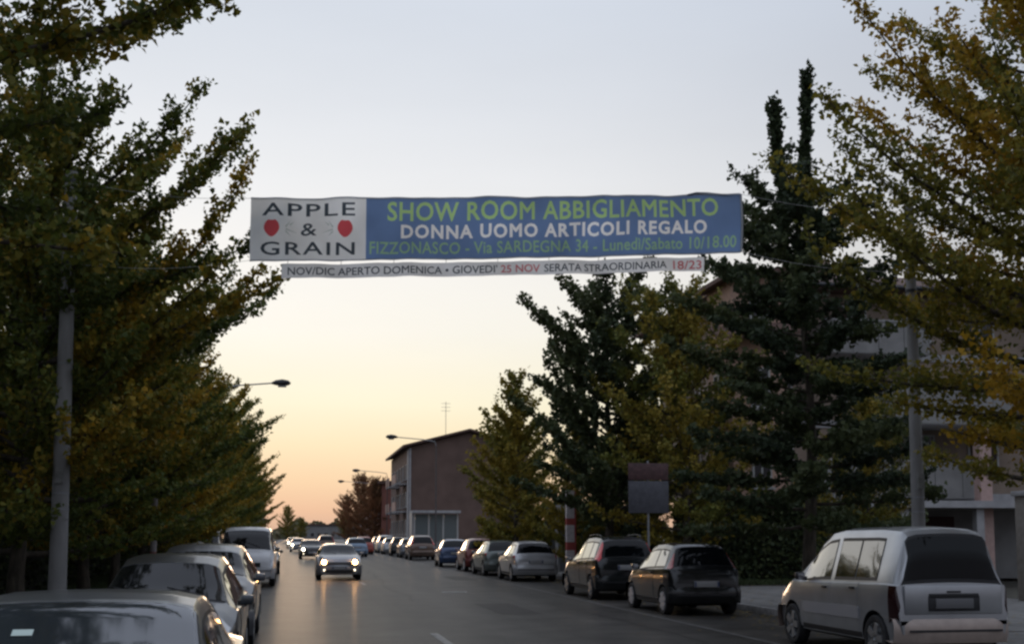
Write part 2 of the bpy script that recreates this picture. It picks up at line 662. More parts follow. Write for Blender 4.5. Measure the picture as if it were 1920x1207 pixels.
        MB().box(xo + .02, xo + .13, mp.y - .056, mp.y - .051, mp.z + .045, mp.z + .13).obj('mirror_glass', M_chrome, mi)
        # front lamps
        hl = spec['head']
        o = patch('headlight', spec.get('headm', M_clear), L - hl[1], L - hl[0], hl[2], hl[3], side=side, nu=6, nv=4, off=.01)
        if spec.get('lit'):
            x, z = spec['lit']
            yy = L / 2 + .015
            MB().tube([(side * x, yy - .06, z), (side * x, yy, z)], .075, 16).obj('lamp', spec.get('litm', M_lit), o)
            if spec.get('fog'):
                MB().tube([(side * (x - .02), yy - .06, .38), (side * (x - .02), yy - .005, .38)], .040, 14).obj('fog_lamp', M_fog, o)
        # rear lamps
        tl_ = spec['tail']
        patch('tail_light', spec.get('tailm', M_redl), tl_[0], tl_[1], tl_[2], tl_[3], side=side, nu=5, nv=5, off=.012)
    # bumpers
    bmp = spec.get('bumpm', body_m)

    def bumper(nm, rear, z0, z1, mm, out=.05):
        pts = []
        K = 18
        for i in range(K + 1):
            s = -1 + 2 * i / K
            if rear:
                yy = -L / 2 - out + .12 * abs(s) ** 6
            else:
                yy = L / 2 + out * .8 - .34 * abs(s) ** 3
            pts.append((s * hw * .985, yy))
        vs, fs = [], []
        prof = [(.30, z0 + .03), (.04, z0), (0, lerp(z0, z1, .35)), (.0, lerp(z0, z1, .75)), (.035, z1), (.30, z1 + .015)]
        for (x, yy) in pts:
            for (d, z) in prof:
                vs.append((x * (1.012 - .03 * d), yy + (d if rear else -d), z))
        q = len(prof)
        for i in range(K):
            for j in range(q - 1):
                a = i * q + j
                fs.append((a, a + 1, a + q + 1, a + q))
        me = mesh(nm, vs, fs, mm)
        bm = bmesh.new(); bm.from_mesh(me); bmesh.ops.recalc_face_normals(bm, faces=bm.faces); bm.to_mesh(me); bm.free()
        me.shade_smooth(); me.set_sharp_from_angle(angle=R(50))
        return link(nm, me, root)

    zb = zlow + .03
    rb = bumper('rear_bumper', True, zb + .03, spec.get('rbz', .62), bmp)
    fb = bumper('front_bumper', False, zb - .02, spec.get('fbz', .58), bmp)
    MB().box(-hw * .8, hw * .8, -L / 2 - .056, -L / 2 - .046, lerp(zb, spec.get('rbz', .62), .52), lerp(zb, spec.get('rbz', .62), .60)).obj('bumper_strip', M_plast, rb)
    # rear plate
    pz = spec.get('plate', .75)
    prx = L and (-L / 2 - spec.get('plateo', .03))
    pb = MB().box(-.27, .27, prx, prx + .05, pz - .065, pz + .065).obj('rear_plate', M_plate, root, bevel=.004)
    for sx in (-1, 1):
        MB().box(sx * .25 - .018, sx * .25 + .018, prx - .002, prx - .001, pz - .055, pz + .055).obj('plate_band', M_plateb, pb)
    if spec.get('platehood'):
        MB().box(-.36, .36, prx - .01, prx + .05, pz + .07, pz + .13).obj('plate_recess_trim', M_trim, root, bevel=.01)
    # front end
    gz0, gz1 = spec.get('grille', (.58, .72))
    gr = MB().box(-.48, .48, L / 2 - .05, L / 2 + .012, gz0, gz1).obj('grille', M_plast, root, bevel=.01)
    for k in range(3):
        z = lerp(gz0, gz1, (k + 1) / 4)
        MB().box(-.45, .45, L / 2 + .012, L / 2 + .022, z - .008, z + .008).obj('grille_bar', spec.get('grillem', M_chrome), gr)
    MB().box(-.55, .55, L / 2 + .02, L / 2 + .046, zb + .06, zb + .17).obj('air_intake', M_plast, fb, bevel=.01)
    fp = MB().box(-.26, .26, L / 2 + .046, L / 2 + .062, zb + .19, zb + .30).obj('front_plate', M_plate, root)
    for sx in (-1, 1):
        MB().box(sx * .24 - .018, sx * .24 + .018, L / 2 + .063, L / 2 + .064, zb + .195, zb + .295).obj('plate_band', M_plateb, fp)
    # wipers
    fy0, fy1 = g['front']
    for sx in (-.45, .12):
        a = S(fy1 - .02, 12); b2 = S(lerp(fy1, fy0, .5), 12)
        MB().tube([(sx, a.y + .01, a.z + .02), (sx + .42, lerp(a.y, b2.y, .45), lerp(a.z, b2.z, .45) + .035)], .009, 5).obj('wiper', M_plast, root)
    if spec.get('rearwiper'):
        a, b2 = spec['rearwiper']
        MB().tube([(.05, a[0] - L / 2, a[1]), (-.42, b2[0] - L / 2, b2[1])], .012, 5).obj('rear_wiper', M_plast, root)
    if spec.get('rails'):
        for sx in (-1, 1):
            a, b2 = spec['rails']
            MB().tube([(sx * (rw - .06), lerp(a, b2, i / 8) - L / 2, interp(top, lerp(a, b2, i / 8)) + (.05 if 0 < i < 8 else .0)) for i in range(9)], .015, 6).obj('roof_rail', M_dark, root, smooth=True)
    if spec.get('aerial'):
        ay, az = spec['aerial']
        MB().tube([(0, ay - L / 2, az), (0, ay - .2 - L / 2, az + .38)], [.006, .003], 5).obj('aerial', M_plast, root)
    # wheels
    for yy in wy:
        for sx in (-1, 1):
            x0 = sx * (hw - .20); x1 = sx * (hw - .015)
            prof = [(x0, wr * .72), (x0, wr * .95), (lerp(x0, x1, .08), wr), (lerp(x0, x1, .9), wr), (x1, wr * .95), (x1 + sx * .006, wr * .82), (x1 - sx * .008, wr * .68), (lerp(x0, x1, .5), wr * .66)]
            K = 28
            vs, fs = [], []
            for k in range(K):
                a = 6.28318 * k / K
                for (x, r) in prof:
                    vs.append((x - sx * (hw - .1), r * math.cos(a), r * math.sin(a)))
            q = len(prof)
            for k in range(K):
                for j in range(q - 1):
                    a, b3 = k * q + j, ((k + 1) % K) * q + j
                    fs.append((a, a + 1, b3 + 1, b3))
            w_ = link('wheel', mesh('wheel', vs, fs, M_rubber, True, 40), root, (sx * (hw - .1), yy - L / 2, wr))
            rm = MB()
            xr = sx * .072
            rm.tube([(xr - sx * .05, 0, 0), (xr - sx * .045, 0, 0)], wr * .665, 28)
            ns_ = spec.get('spokes', 5)
            for k in range(ns_):
                a = 6.28318 * k / ns_ + .3
                Mx = Matrix.Rotation(a, 4, 'X')
                rm.box(xr - .02, xr + .006 * 1, -.045 * wr / .3, .045 * wr / .3, .03, wr * .66, Mx)
            rm.tube([(xr - sx * .03, 0, 0), (xr + sx * .008, 0, 0)], .06, 14)
            # outer lip
            K = 28
            lv, lf = [], []
            for k in range(K):
                a = 6.28318 * k / K
                for (dx, r) in ((-.04, wr * .64), (.004, wr * .66), (.004, wr * .71)):
                    lv.append((xr + sx * dx, r * math.cos(a), r * math.sin(a)))
            for k in range(K):
                for j in range(2):
                    a, b3 = k * 3 + j, ((k + 1) % K) * 3 + j
                    lf.append((a, a + 1, b3 + 1, b3))
            rm.add(lv, lf)
            ri = rm.obj('rim', spec.get('rimm', M_rim), w_, smooth=True)
            md = MB().tube([(xr - sx * .06, 0, 0), (xr - sx * .052, 0, 0)], wr * .64, 24).obj('brake_disc', M_dark, w_)
    return root, S, patch


def place(o, x, yrear, L, facing=1, rz=0.):
    """facing 1: nose away from the camera; -1: nose towards it; yrear is the end nearest the camera"""
    o.location = (x, yrear + L / 2, 0)
    o.rotation_euler = (0, 0, (0 if facing > 0 else math.pi) + rz)
    return o


silver = paint('silver_paint', (.43, .44, .455), .68, .30)
silver2 = paint('pale_silver_paint', (.44, .44, .445), .6, .32)
silverd = paint('dull_silver_paint', (.075, .082, .09), .6, .32)
black = paint('black_paint', (.010, .011, .012), .2, .2)
graphite = paint('graphite_paint', (.014, .016, .017), .3, .22)
greyc = paint('mid_grey_paint', (.20, .21, .22), .6, .28)
whitep = paint('white_paint', (.46, .46, .46), .0, .35)
bluep = paint('blue_paint', (.05, .08, .16), .3, .3)
redp = paint('dark_red_paint', (.16, .03, .025), .3, .3)
greenp = paint('grey_green_paint', (.13, .15, .14), .4, .3)
brownp = paint('brown_paint', (.15, .10, .075), .4, .3)
skyp = paint('pale_blue_paint', (.20, .27, .36), .3, .3)
orangep = paint('red_car_paint', (.36, .07, .045), .1, .3)
M_grey_mould = mat('grey_moulding', (.38, .38, .40), .4, metal=.3)
M_bump_pink = mat('silver_bumper', (.42, .34, .295), .38, metal=.2, noise=.1, coat=.3)

VAN = dict(L=4.14, W=1.66, cat='van', mat=silver, roofw=.58, wr=.31, wheels=(.62, 3.31), mirror=2.82,
           top=[(0, .62), (.03, 1.0), (.05, 1.06), (.09, 1.45), (.16, 1.70), (.30, 1.775), (.8, 1.80), (1.9, 1.79), (2.3, 1.745), (2.6, 1.62), (2.95, 1.38),
                (3.22, 1.16), (3.36, 1.08), (3.6, 1.02), (3.85, .93), (4.02, .80), (4.14, .62)],
           belt=[(0, .60), (.05, 1.03), (.3, 1.04), (1.9, 1.0), (2.9, .97), (3.3, .98), (4.14, .6)],
           glass=dict(front=(2.42, 3.26), rear=(.055, .15), side=[(.62, 1.22, .62, 1.22), (1.27, 1.86, 1.27, 1.86), (2.02, 3.0, 2.02, 2.92)], rt=8.25),
           doors=[(1.06, 1.92), (1.94, 3.02)], head=(.16, .52, 6.5, 9.0), tail=(.02, .21, 3.3, 5.9), mirrorm=M_plast,
           tailm=mat('dark_red_lamp_lens', (.022, .005, .006), .2, coat=.6), moulding=M_grey_mould, rbz=.60, bumpm=M_bump_pink,
           plate=.80, plateo=.01, platehood=True, endr=.93, low=.22, rimm=M_rim)
van, S_, patch_ = build_car(VAN, 'silver leisure van parked nearest on the right, tall square tailgate with dark window', 'parked_van')
place(van, 8.58, 14.3, 4.14)
# tailgate panel with its recess
tg = MB().box(-.70, .70, -2.078, -2.06, .66, 1.04).obj('tailgate', silver, van, bevel=.012)
MB().box(-.37, .37, -2.088, -2.076, .70, .90).obj('plate_recess', M_plast, tg, bevel=.008)
rp = [c for c in van.children if c.name.startswith('rear_plate')][0]
rp.location = (0, -.025, 0)
rp.material_slots[0].link = 'OBJECT'; rp.material_slots[0].material = mat('recess_shaded_plate', (.13, .13, .135), .5)  # plate colour darkened to carry the shade of its recess
for q in list(rp.children): bpy.data.objects.remove(q)
MB().box(-.10, .10, -2.09, -2.076, .94, .965).obj('tailgate_handle', M_trim, tg, bevel=.005)

HATCH = dict(L=3.65, W=1.62, mat=black, roofw=.56, wr=.29, wheels=(.55, 2.93), mirror=2.35,
             top=[(0, .72), (.04, .92), (.10, 1.0), (.26, 1.28), (.36, 1.42), (.55, 1.49), (1.0, 1.52), (1.6, 1.50), (1.95, 1.44), (2.4, 1.18),
                  (2.75, .99), (3.0, .93), (3.3, .85), (3.52, .73), (3.65, .58)],
             belt=[(0, .70), (.12, .96), (.5, .97), (2.5, .88), (2.8, .88), (3.65, .56)],
             glass=dict(front=(1.98, 2.72), rear=(.125, .37), side=[(.50, 1.15, .62, 1.15), (1.23, 2.40, 1.23, 2.22)], rt=8.5),
             doors=[(1.18, 2.42)], head=(.12, .50, 6.6, 9.2), tail=(.13, .34, 7.0, 8.2), tailm=M_redl,
             rbz=.60, plate=.66, plateo=.06, low=.19, rimm=mat('silver_hubcap', (.55, .56, .58), .4, metal=.4), spokes=7, handlem=black)
hatch, _, _ = build_car(HATCH, 'small black hatchback parked just ahead of the silver leisure van', group='cars parked along the right kerb')
place(hatch, 8.62, 23.9, 3.65)

MPV = dict(L=4.25, W=1.74, mat=graphite, roofw=.60, wr=.31, wheels=(.72, 3.45), mirror=2.85,
           top=[(0, .82), (.04, 1.02), (.08, 1.10), (.20, 1.40), (.32, 1.56), (.6, 1.63), (1.2, 1.655), (1.9, 1.63), (2.3, 1.54), (2.8, 1.28),
                (3.15, 1.08), (3.4, 1.01), (3.8, .94), (4.08, .80), (4.25, .62)],
           belt=[(0, .80), (.12, 1.04), (.5, 1.03), (2.8, .94), (3.2, .95), (4.25, .6)],
           glass=dict(front=(2.34, 3.10), rear=(.09, .30), side=[(.46, .98, .56, .98), (1.06, 1.78, 1.06, 1.78), (1.88, 2.85, 1.88, 2.62)], rt=8.6),
           doors=[(1.02, 1.84), (1.86, 2.86)], head=(.14, .55, 6.6, 9.2), tail=(.10, .36, 6.6, 8.45), tailm=M_brightred,
           rbz=.64, plate=.85, plateo=.02, low=.22, rails=(.6, 2.1))
mpv, _, _ = build_car(MPV, 'black people carrier with tall bright red tail lights, second car beyond the silver van', group='cars parked along the right kerb')
place(mpv, 8.62, 29.8, 4.25)

HB2 = dict(L=3.95, W=1.68, mat=silver2, roofw=.57, wr=.30, wheels=(.62, 3.13), mirror=2.5,
           top=[(0, .74), (.04, .93), (.10, 1.0), (.30, 1.26), (.44, 1.38), (.7, 1.44), (1.2, 1.46), (1.7, 1.44), (2.1, 1.36), (2.6, 1.10),
                (2.9, .96), (3.2, .90), (3.55, .82), (3.8, .70), (3.95, .56)],
           belt=[(0, .72), (.12, .94), (.5, .95), (2.6, .86), (2.9, .87), (3.95, .54)],
           glass=dict(front=(2.12, 2.86), rear=(.125, .43), side=[(.55, 1.30, .70, 1.30), (1.38, 2.56, 1.38, 2.36)], rt=8.6),
           doors=[(1.34, 2.58)], head=(.12, .52, 6.6, 9.2), tail=(.09, .22, 5.0, 6.8), tailm=M_redl,
           rbz=.60, plate=.72, plateo=.02, low=.19)
hb2, _, _ = build_car(HB2, 'silver hatchback with a dark rear window, parked beyond the black people carrier', group='cars parked along the right kerb')
place(hb2, 8.72, 42.2, 3.95)

# near grey car on the left, facing the camera
M_ws = mat('windscreen_glass_grey', (.035, .042, .048), .07, coat=.9, spec=.9, noise=.3, nscale=1.5)
SED = dict(L=4.3, W=1.80, mat=greyc, roofw=.69, wr=.30, wheels=(.8, 3.4), mirror=2.78, wsmat=M_ws, mirrorm=greyc,
           top=[(0, .70), (.05, .88), (.15, .94), (.75, .99), (1.15, 1.20), (1.5, 1.305), (1.8, 1.335), (2.2, 1.335), (2.5, 1.305), (2.62, 1.27), (3.0, 1.06), (3.3, .92),
                (3.6, .86), (3.95, .78), (4.18, .68), (4.3, .54)],
           belt=[(0, .68), (.15, .90), (3.0, .86), (3.3, .86), (4.3, .52)],
           glass=dict(front=(2.56, 3.26), rear=(.82, 1.38), side=[(1.28, 1.88, 1.48, 1.88), (1.96, 2.92, 1.96, 2.70)], rt=8.7),
           doors=[(1.05, 1.92), (1.94, 2.95)], head=(.10, .5, 6.4, 9.2), tail=(.02, .12, 5.0, 6.8),
           rbz=.58, plate=.75, low=.18, handlem=greyc)
sed, Ssed, psed = build_car(SED, 'grey saloon nearest on the left, facing the camera with a permit in the windscreen', group='cars parked nose to tail on the left')
place(sed, -1.24, 5.5, 4.3, -1)
a = Ssed(2.84, 12); b_ = Ssed(2.90, 12)
pm = MB().box(-.055, .055, -.03, .03, 0, .003).obj('parking_permit', mat('pale_green_paper', (.55, .66, .60), .7), sed)
pm.location = (.22, (a.y + b_.y) / 2, (a.z + b_.z) / 2 + .012)
pm.rotation_euler = (math.atan2(b_.z - a.z, b_.y - a.y), 0, 0)

HB3 = dict(HB2); HB3['mat'] = silverd; HB3['headm'] = M_clear
hb3, _, _ = build_car(HB3, 'dull silver hatchback with dark windscreen, second in the left row behind the grey saloon', group='cars parked nose to tail on the left')
place(hb3, -1.40, 12.4, 3.95, -1)
WAG = dict(MPV); WAG['mat'] = paint('worn_silver_paint', (.14, .145, .155), .6, .32); WAG['rails'] = None; WAG['tailm'] = M_redl
WAG['top'] = [(a_, z_ * (.93 if z_ > 1.1 else 1)) for a_, z_ in MPV['top']]
wag, _, _ = build_car(WAG, 'grey silver estate car with a glinting roof corner, third in the left row', group='cars parked nose to tail on the left')
place(wag, -1.42, 17.6, 4.25, -1)

BUS = dict(L=4.9, W=1.90, cat='van', mat=whitep, roofw=.74, wr=.33, wheels=(.95, 3.95), mirror=3.85, mirrorm=M_plast,
           top=[(0, .80), (.03, 1.1), (.08, 1.6), (.18, 1.85), (.4, 1.93), (1.5, 1.96), (3.0, 1.95), (3.35, 1.88), (3.7, 1.66), (4.1, 1.30),
                (4.25, 1.16), (4.5, 1.08), (4.7, .98), (4.82, .84), (4.9, .62)],
           belt=[(0, .78), (.05, 1.12), (3.9, 1.10), (4.2, 1.06), (4.9, .6)],
           glass=dict(front=(3.44, 4.16), rear=(.04, .12), side=[(.5, 1.6, .5, 1.6), (1.75, 2.75, 1.75, 2.75), (2.95, 4.0, 2.95, 3.75)], rt=8.3),
           doors=[(1.7, 2.85), (2.88, 4.05)], head=(.06, .28, 5.4, 7.6), tail=(.03, .12, 4.5, 6.0),
           rbz=.60, fbz=.60, grille=(.66, .80), grillem=M_plast, low=.26, bumpm=whitep, endr=.93, endf=.88)
bus, _, _ = build_car(BUS, 'tall white panel van facing the camera at the end of the left row', 'parked_van')
place(bus, -1.52, 39.3, 4.9, -1)

# oncoming car with lit lamps
MINI = dict(HATCH); MINI['mat'] = paint('light_grey_paint', (.30, .30, .31), .5, .3); MINI['lit'] = (.58, .68); MINI['fog'] = True
MINI['endf'] = .86
MINI['W'] = 1.70
MINI['top'] = [(0, .72), (.04, .92), (.10, 1.0), (.26, 1.28), (.36, 1.38), (.55, 1.43), (1.0, 1.45), (1.6, 1.44), (2.0, 1.38), (2.4, 1.14),
               (2.65, .99), (3.0, .95), (3.3, .90), (3.55, .80), (3.65, .62)]
MINI['top'] = [(a_, z_ * (.93 if z_ > 1.05 else .97)) for a_, z_ in MINI['top']]
MINI['grille'] = (.56, .68)
mini, _, _ = build_car(MINI, 'oncoming silver grey car with headlights and fog lamps lit, in the left lane', 'oncoming_car', 'oncoming cars with lit headlights')
place(mini, 1.73, 44.9, 3.65, -1)


def variant(src, srcspec, m, label, x, y, facing=1, group='cars parked along the right kerb', name='parked_car', litm=None):
    c = copy_tree(src)
    c.name = name
    c['label'] = label
    c['category'] = srcspec.get('cat', 'car')
    if group: c['group'] = group
    elif 'group' in c: del c['group']
    base = srcspec['mat']
    stack = [c]
    while stack:
        o = stack.pop()
        stack += list(o.children)
        if o.type == 'MESH':
            for i, s in enumerate(o.material_slots):
                if s.material == base:
                    s.link = 'OBJECT'; s.material = m
                if litm and s.material == M_lit:
                    s.link = 'OBJECT'; s.material = litm
    place(c, x + random.uniform(-.12, .10), y + random.uniform(-.5, .5), srcspec['L'], facing, R(random.uniform(-2.2, 2.2)))
    return c


bpy.context.view_layer.update()
variant(hb2, HB2, greenp, 'grey green hatchback parked beyond the pale silver one', 8.70, 48.0)
variant(hatch, HATCH, redp, 'dark red hatchback parked between the grey green and the blue cars', 8.62, 54.0)
variant(hb2, HB2, bluep, 'blue hatchback with a pale roof glint, parked beyond the dark red car', 8.55, 61.6)
variant(mpv, MPV, brownp, 'brown people carrier parked far along the right kerb', 8.65, 79.5)
variant(hb2, HB2, greyc, 'mid grey hatchback parked just beyond the brown people carrier', 8.65, 88.0)
variant(hatch, HATCH, black, 'small black car parked far off ahead of the mid grey hatchback', 8.65, 95.0)
variant(hb2, HB2, silver, 'dull silver hatchback parked far along the right kerb past the mid grey one', 8.65, 103.4)
variant(mpv, MPV, silver, 'silver people carrier near the far end of the right kerb', 8.65, 110.0)
variant(hatch, HATCH, greyc, 'last grey car of the far end of the right kerb', 8.65, 119.0)
variant(sed, SED, graphite, 'dark saloon parked beside the kerb far behind the tall white van', -1.5, 52.0, -1, 'cars parked nose to tail on the left')
variant(hatch, HATCH, silver2, 'pale car parked far away on the left kerb beyond the dark saloon', -1.5, 62.0, -1, 'cars parked nose to tail on the left')
variant(bus, BUS, whitep, 'white van half hidden under the left trees beside the tall panel van', -3.72, 47.5, -1, None, 'parked_van')
variant(hb2, HB2, whitep, 'white hatchback standing under the left trees in front of the half hidden van', -3.72, 41.5, -1, None)
bpy.context.view_layer.update()
variant(mini, MINI, graphite, 'dark oncoming car with lit headlights, right behind the nearest oncoming car', 1.35, 84.0, -1, 'oncoming cars with lit headlights', 'oncoming_car', M_litfar)
variant(mini, MINI, whitep, 'pale oncoming car with bright headlights, third in the left lane', .55, 120.0, -1, 'oncoming cars with lit headlights', 'oncoming_car', M_litfar)
variant(mini, MINI, silver2, 'farthest oncoming car, two bright points at the end of the street', .05, 152.0, -1, 'oncoming cars with lit headlights', 'oncoming_car', M_litfar)
variant(hb2, HB2, skyp, 'pale blue car driving away in the right lane just past the oncoming car', 4.9, 92.0, 1, None, 'driving_car')
variant(hatch, HATCH, orangep, 'red car driving away far off beside the parked row', 6.0, 103.0, 1, None, 'driving_car')
variant(mpv, MPV, brownp, 'brownish car far off in the middle of the street above the oncoming car roof', 3.3, 122.0, 1, None, 'driving_car')

# ------------------------------------------------------------------ the banner across the street
BL = 8.22
PA, PB = Vector((-.77, 19.2, 6.13)), Vector((7.42, 18.6, 6.50))      # its lower corners
BH = 1.04


def banner_pt(s, t):
    """s metres along, t metres up from the lower edge; gentle folds and a sagging edge"""
    f = s / BL
    p = PA.lerp(PB, f)
    hh = lerp(1.03, 1.0, f)
    nrm = Vector((PB - PA)).cross(Vector((0, 0, 1))).normalized()
    sag = -.03 * math.sin(math.pi * f) + .006 * math.sin(s * 5.2) * (t / BH)
    wv = .026 * math.sin(s * 3.1 + t * 1.9) + .016 * math.sin(s * 7.3 - t * 3.5 + 1) + .010 * math.sin(s * 13 + 2 * t) + .02 * math.sin(t * 5 + s * .7)
    wv += .030 * math.exp(-((s - 5.5 - .7 * (t - .5)) / .14) ** 2) + .025 * math.exp(-((s - 2.15 + .5 * t) / .12) ** 2)
    return p + Vector((0, 0, t * hh / 1.04 + sag)) + nrm * wv


def strip_pt(s, t):
    p = banner_pt(s, 0)
    q = p + Vector((0, 0, t - .30))
    q.y += .02 * math.sin(s * 4.4 + t * 6) + .012 * math.sin(s * 9.1)
    return q


def text_outline(txt, x0, x1, y0, y1, bold=.0, space=1.0, wspace=1.0):
    """boundary edges of a line of text fitted into a rectangle"""
    cu = bpy.data.curves.new('t', 'FONT')
    cu.body = txt
    cu.size = 1
    cu.offset = bold
    cu.space_character = space
    cu.space_word = wspace
    cu.resolution_u = 3
    o = bpy.data.objects.new('t', cu)
    COL.objects.link(o)
    dg = bpy.context.evaluated_depsgraph_get()
    me = bpy.data.meshes.new_from_object(o.evaluated_get(dg))
    bpy.data.objects.remove(o)
    bm = bmesh.new(); bm.from_mesh(me)
    bmesh.ops.remove_doubles(bm, verts=bm.verts, dist=1e-5)
    es = [e for e in bm.edges if len(e.link_faces) == 1]
    vi = {}
    vs, ed = [], []
    for e in es:
        k = []
        for v in e.verts:
            if v.index not in vi:
                vi[v.index] = len(vs); vs.append((v.co.x, v.co.y))
            k.append(vi[v.index])
        ed.append(tuple(k))
    bm.free()
    bpy.data.meshes.remove(me)
    A = np.array(vs)
    # cap height fits the rectangle
    cap = .0
    mn, mxx = A.min(0), A.max(0)
    lo = 0 if mn[1] > -.12 else 0
    hi = .73
    A[:, 0] = x0 + (A[:, 0] - mn[0]) / (mxx[0] - mn[0]) * (x1 - x0)
    A[:, 1] = y0 + (A[:, 1] - lo) / (hi - lo) * (y1 - y0)
    return A, ed


def poly_outline(pts):
    return np.array(pts), [(i, (i + 1) % len(pts)) for i in range(len(pts))]


def inside(P, A, ed):
    x, y = P[:, 0][:, None], P[:, 1][:, None]
    a = A[[e[0] for e in ed]]; b = A[[e[1] for e in ed]]
    ay, by, ax, bx = a[:, 1], b[:, 1], a[:, 0], b[:, 0]
    c = (ay > y) != (by > y)
    with np.errstate(divide='ignore', invalid='ignore'):
        xi = (bx - ax) * (y - ay) / (by - ay) + ax
    return (np.sum(c & (x < xi), axis=1) % 2) == 1


def printed_sheet(x0, x1, y0, y1, shapes, fn, sheet_name, sheet_mat, parent, zones=None, step=.13):
    """one cloth cut along the outlines of its print, so that letters and ground share one surface"""
    nx = max(2, int((x1 - x0) / step)); ny = max(2, int((y1 - y0) / step))
    V, E = [], []
    idx = {}
    for i in range(nx + 1):
        for j in range(ny + 1):
            idx[(i, j)] = len(V)
            V.append((lerp(x0, x1, i / nx), lerp(y0, y1, j / ny)))
    for i in range(nx):
        E.append((idx[(i, 0)], idx[(i + 1, 0)])); E.append((idx[(i, ny)], idx[(i + 1, ny)]))
    for j in range(ny):
        E.append((idx[(0, j)], idx[(0, j + 1)])); E.append((idx[(nx, j)], idx[(nx, j + 1)]))
    for nm, m, (A, ed) in shapes:
        k = len(V)
        V += [tuple(p) for p in A]
        E += [(a + k, b + k) for a, b in ed]
    ov, oe, of, *_ = delaunay_2d_cdt([Vector(v) for v in V], E, [], 0, 1e-5)
    OV = np.array([tuple(v) for v in ov])
    T = [f for f in of if len(f) == 3]
    C = np.array([OV[list(f)].mean(0) for f in T])
    owner = np.zeros(len(T), int)
    for k, (nm, m, (A, ed)) in enumerate(shapes):
        owner[inside(C, A, ed)] = k + 1
    P3 = [fn(x, y) for x, y in OV]
    def emit(k, sel):
        used = sorted({i for f in sel for i in f})
        mp = {u: i for i, u in enumerate(used)}
        nm, m = (sheet_name, sheet_mat) if k == 0 else shapes[k - 1][:2]
        me = mesh(nm, [P3[u] for u in used], [tuple(mp[i] for i in f) for f in sel], m)
        me.shade_smooth()
        link(nm, me, parent)

    for k in range(len(shapes) + 1):
        ids = np.nonzero(owner == k)[0]
        if not len(ids): continue
        if k and shapes[k - 1][0] == 'lettering':        # one piece per word
            A = shapes[k - 1][2][0]
            gap = .20 * (A[:, 1].max() - A[:, 1].min())
            iv = sorted((min(OV[list(T[i])][:, 0]), max(OV[list(T[i])][:, 0]), i) for i in ids)
            groups, hi = [], -1e9
            for a, b, i in iv:
                if a > hi + gap: groups.append([])
                groups[-1].append(i); hi = max(hi, b)
        else:
            groups = [list(ids)]
        for gr_ in groups:
            emit(k, [T[i] for i in gr_])

def cloth(name, col, tr=.55):
    return mat(name, col, .6, noise=.07, nscale=2.0, trans=.86, spec=.25)


C_white = cloth('banner_white', (.93, .95, .95))
C_blue = cloth('banner_blue', (.17, .27, .49))
C_green = cloth('banner_green', (.46, .70, .30))
C_green2 = cloth('banner_dull_green', (.34, .56, .34))
C_text = cloth('banner_dark_grey', (.07, .09, .11))
C_red = cloth('banner_red', (.72, .11, .13))
C_faint = cloth('banner_faint_grey', (.60, .67, .64))
C_bright = cloth('banner_lettering_white', (.97, .97, .98))
C_pink = cloth('banner_strip_red', (.62, .16, .18))
C_strip = cloth('banner_strip_white', (.88, .89, .90))
C_hem = cloth('banner_hem', (.62, .64, .66))

ban = empty('banner', (0, 0, 0), 0, 'long blue and white advertising banner strung across the street between two poles', 'banner')
SW = 1.87                                                             # the white panel's width
U = lambda x: (x - 470) / 915 * BL
Vv = lambda y: (487 - y) / 117 * BH


def apple(cx, cy, w, h):
    pts = []
    for i in range(28):
        a = 6.28318 * i / 28
        r = 1 - .16 * math.exp(-((math.cos(a - math.pi / 2) - 1) / .06) ** 2)
        wx = 1 - .30 * max(0, -math.sin(a)) ** 1.5
        pts.append((cx + w * r * math.cos(a) * wx, cy + h * r * math.sin(a)))
    return poly_outline(pts)


def stroke(x0, y0, x1, y1, w):
    d = Vector((x1 - x0, y1 - y0)).normalized()
    p = Vector((-d.y, d.x)) * w
    return poly_outline([(x0 - p.x, y0 - p.y), (x1, y1), (x0 + p.x, y0 + p.y)])


shp = [('lettering', C_text, text_outline('APPLE', U(490), U(658), Vv(402), Vv(377), .012, 1.15)),
       ('lettering', C_text, text_outline('&', U(560), U(589), Vv(440), Vv(414), .008)),
       ('lettering', C_text, text_outline('GRAIN', U(489), U(658), Vv(477), Vv(452), .012, 1.15)),
       ('red_apple', C_red, apple(U(508), Vv(426), .125, .155)),
       ('red_apple', C_red, apple(U(640), Vv(426), .125, .155))]
for sx, c in ((1, 545), (-1, 606)):
    for (a0, b0, a1, b1) in ((-12, 424, -3, 410), (-12, 428, 10, 436), (-12, 432, -2, 442), (-5, 420, 4, 412)):
        shp.append(('grain_sprig', C_faint, stroke(U(c + sx * a0), Vv(b0), U(c + sx * a1), Vv(b1), .014)))
printed_sheet(0, SW, 0, BH, shp, banner_pt, 'white_panel', C_white, ban)
shp = [('lettering', C_green, text_outline('SHOW ROOM ABBIGLIAMENTO', U(717), U(1342), Vv(412), Vv(376), .020, 1.06)),
       ('lettering', C_bright, text_outline('DONNA UOMO ARTICOLI REGALO', U(742), U(1320), Vv(446), Vv(420), .034, 1.16)),
       ('lettering', C_green2, text_outline('FIZZONASCO - Via SARDEGNA 34 - Lunedì/Sabato 10/18.00', U(685), U(1376), Vv(477), Vv(453), .014, 1.04))]
printed_sheet(SW, BL, 0, BH, shp, banner_pt, 'blue_panel', C_blue, ban)
s0, s1 = U(527), U(1315)
U2 = lambda x: (x - 470) / 915 * BL
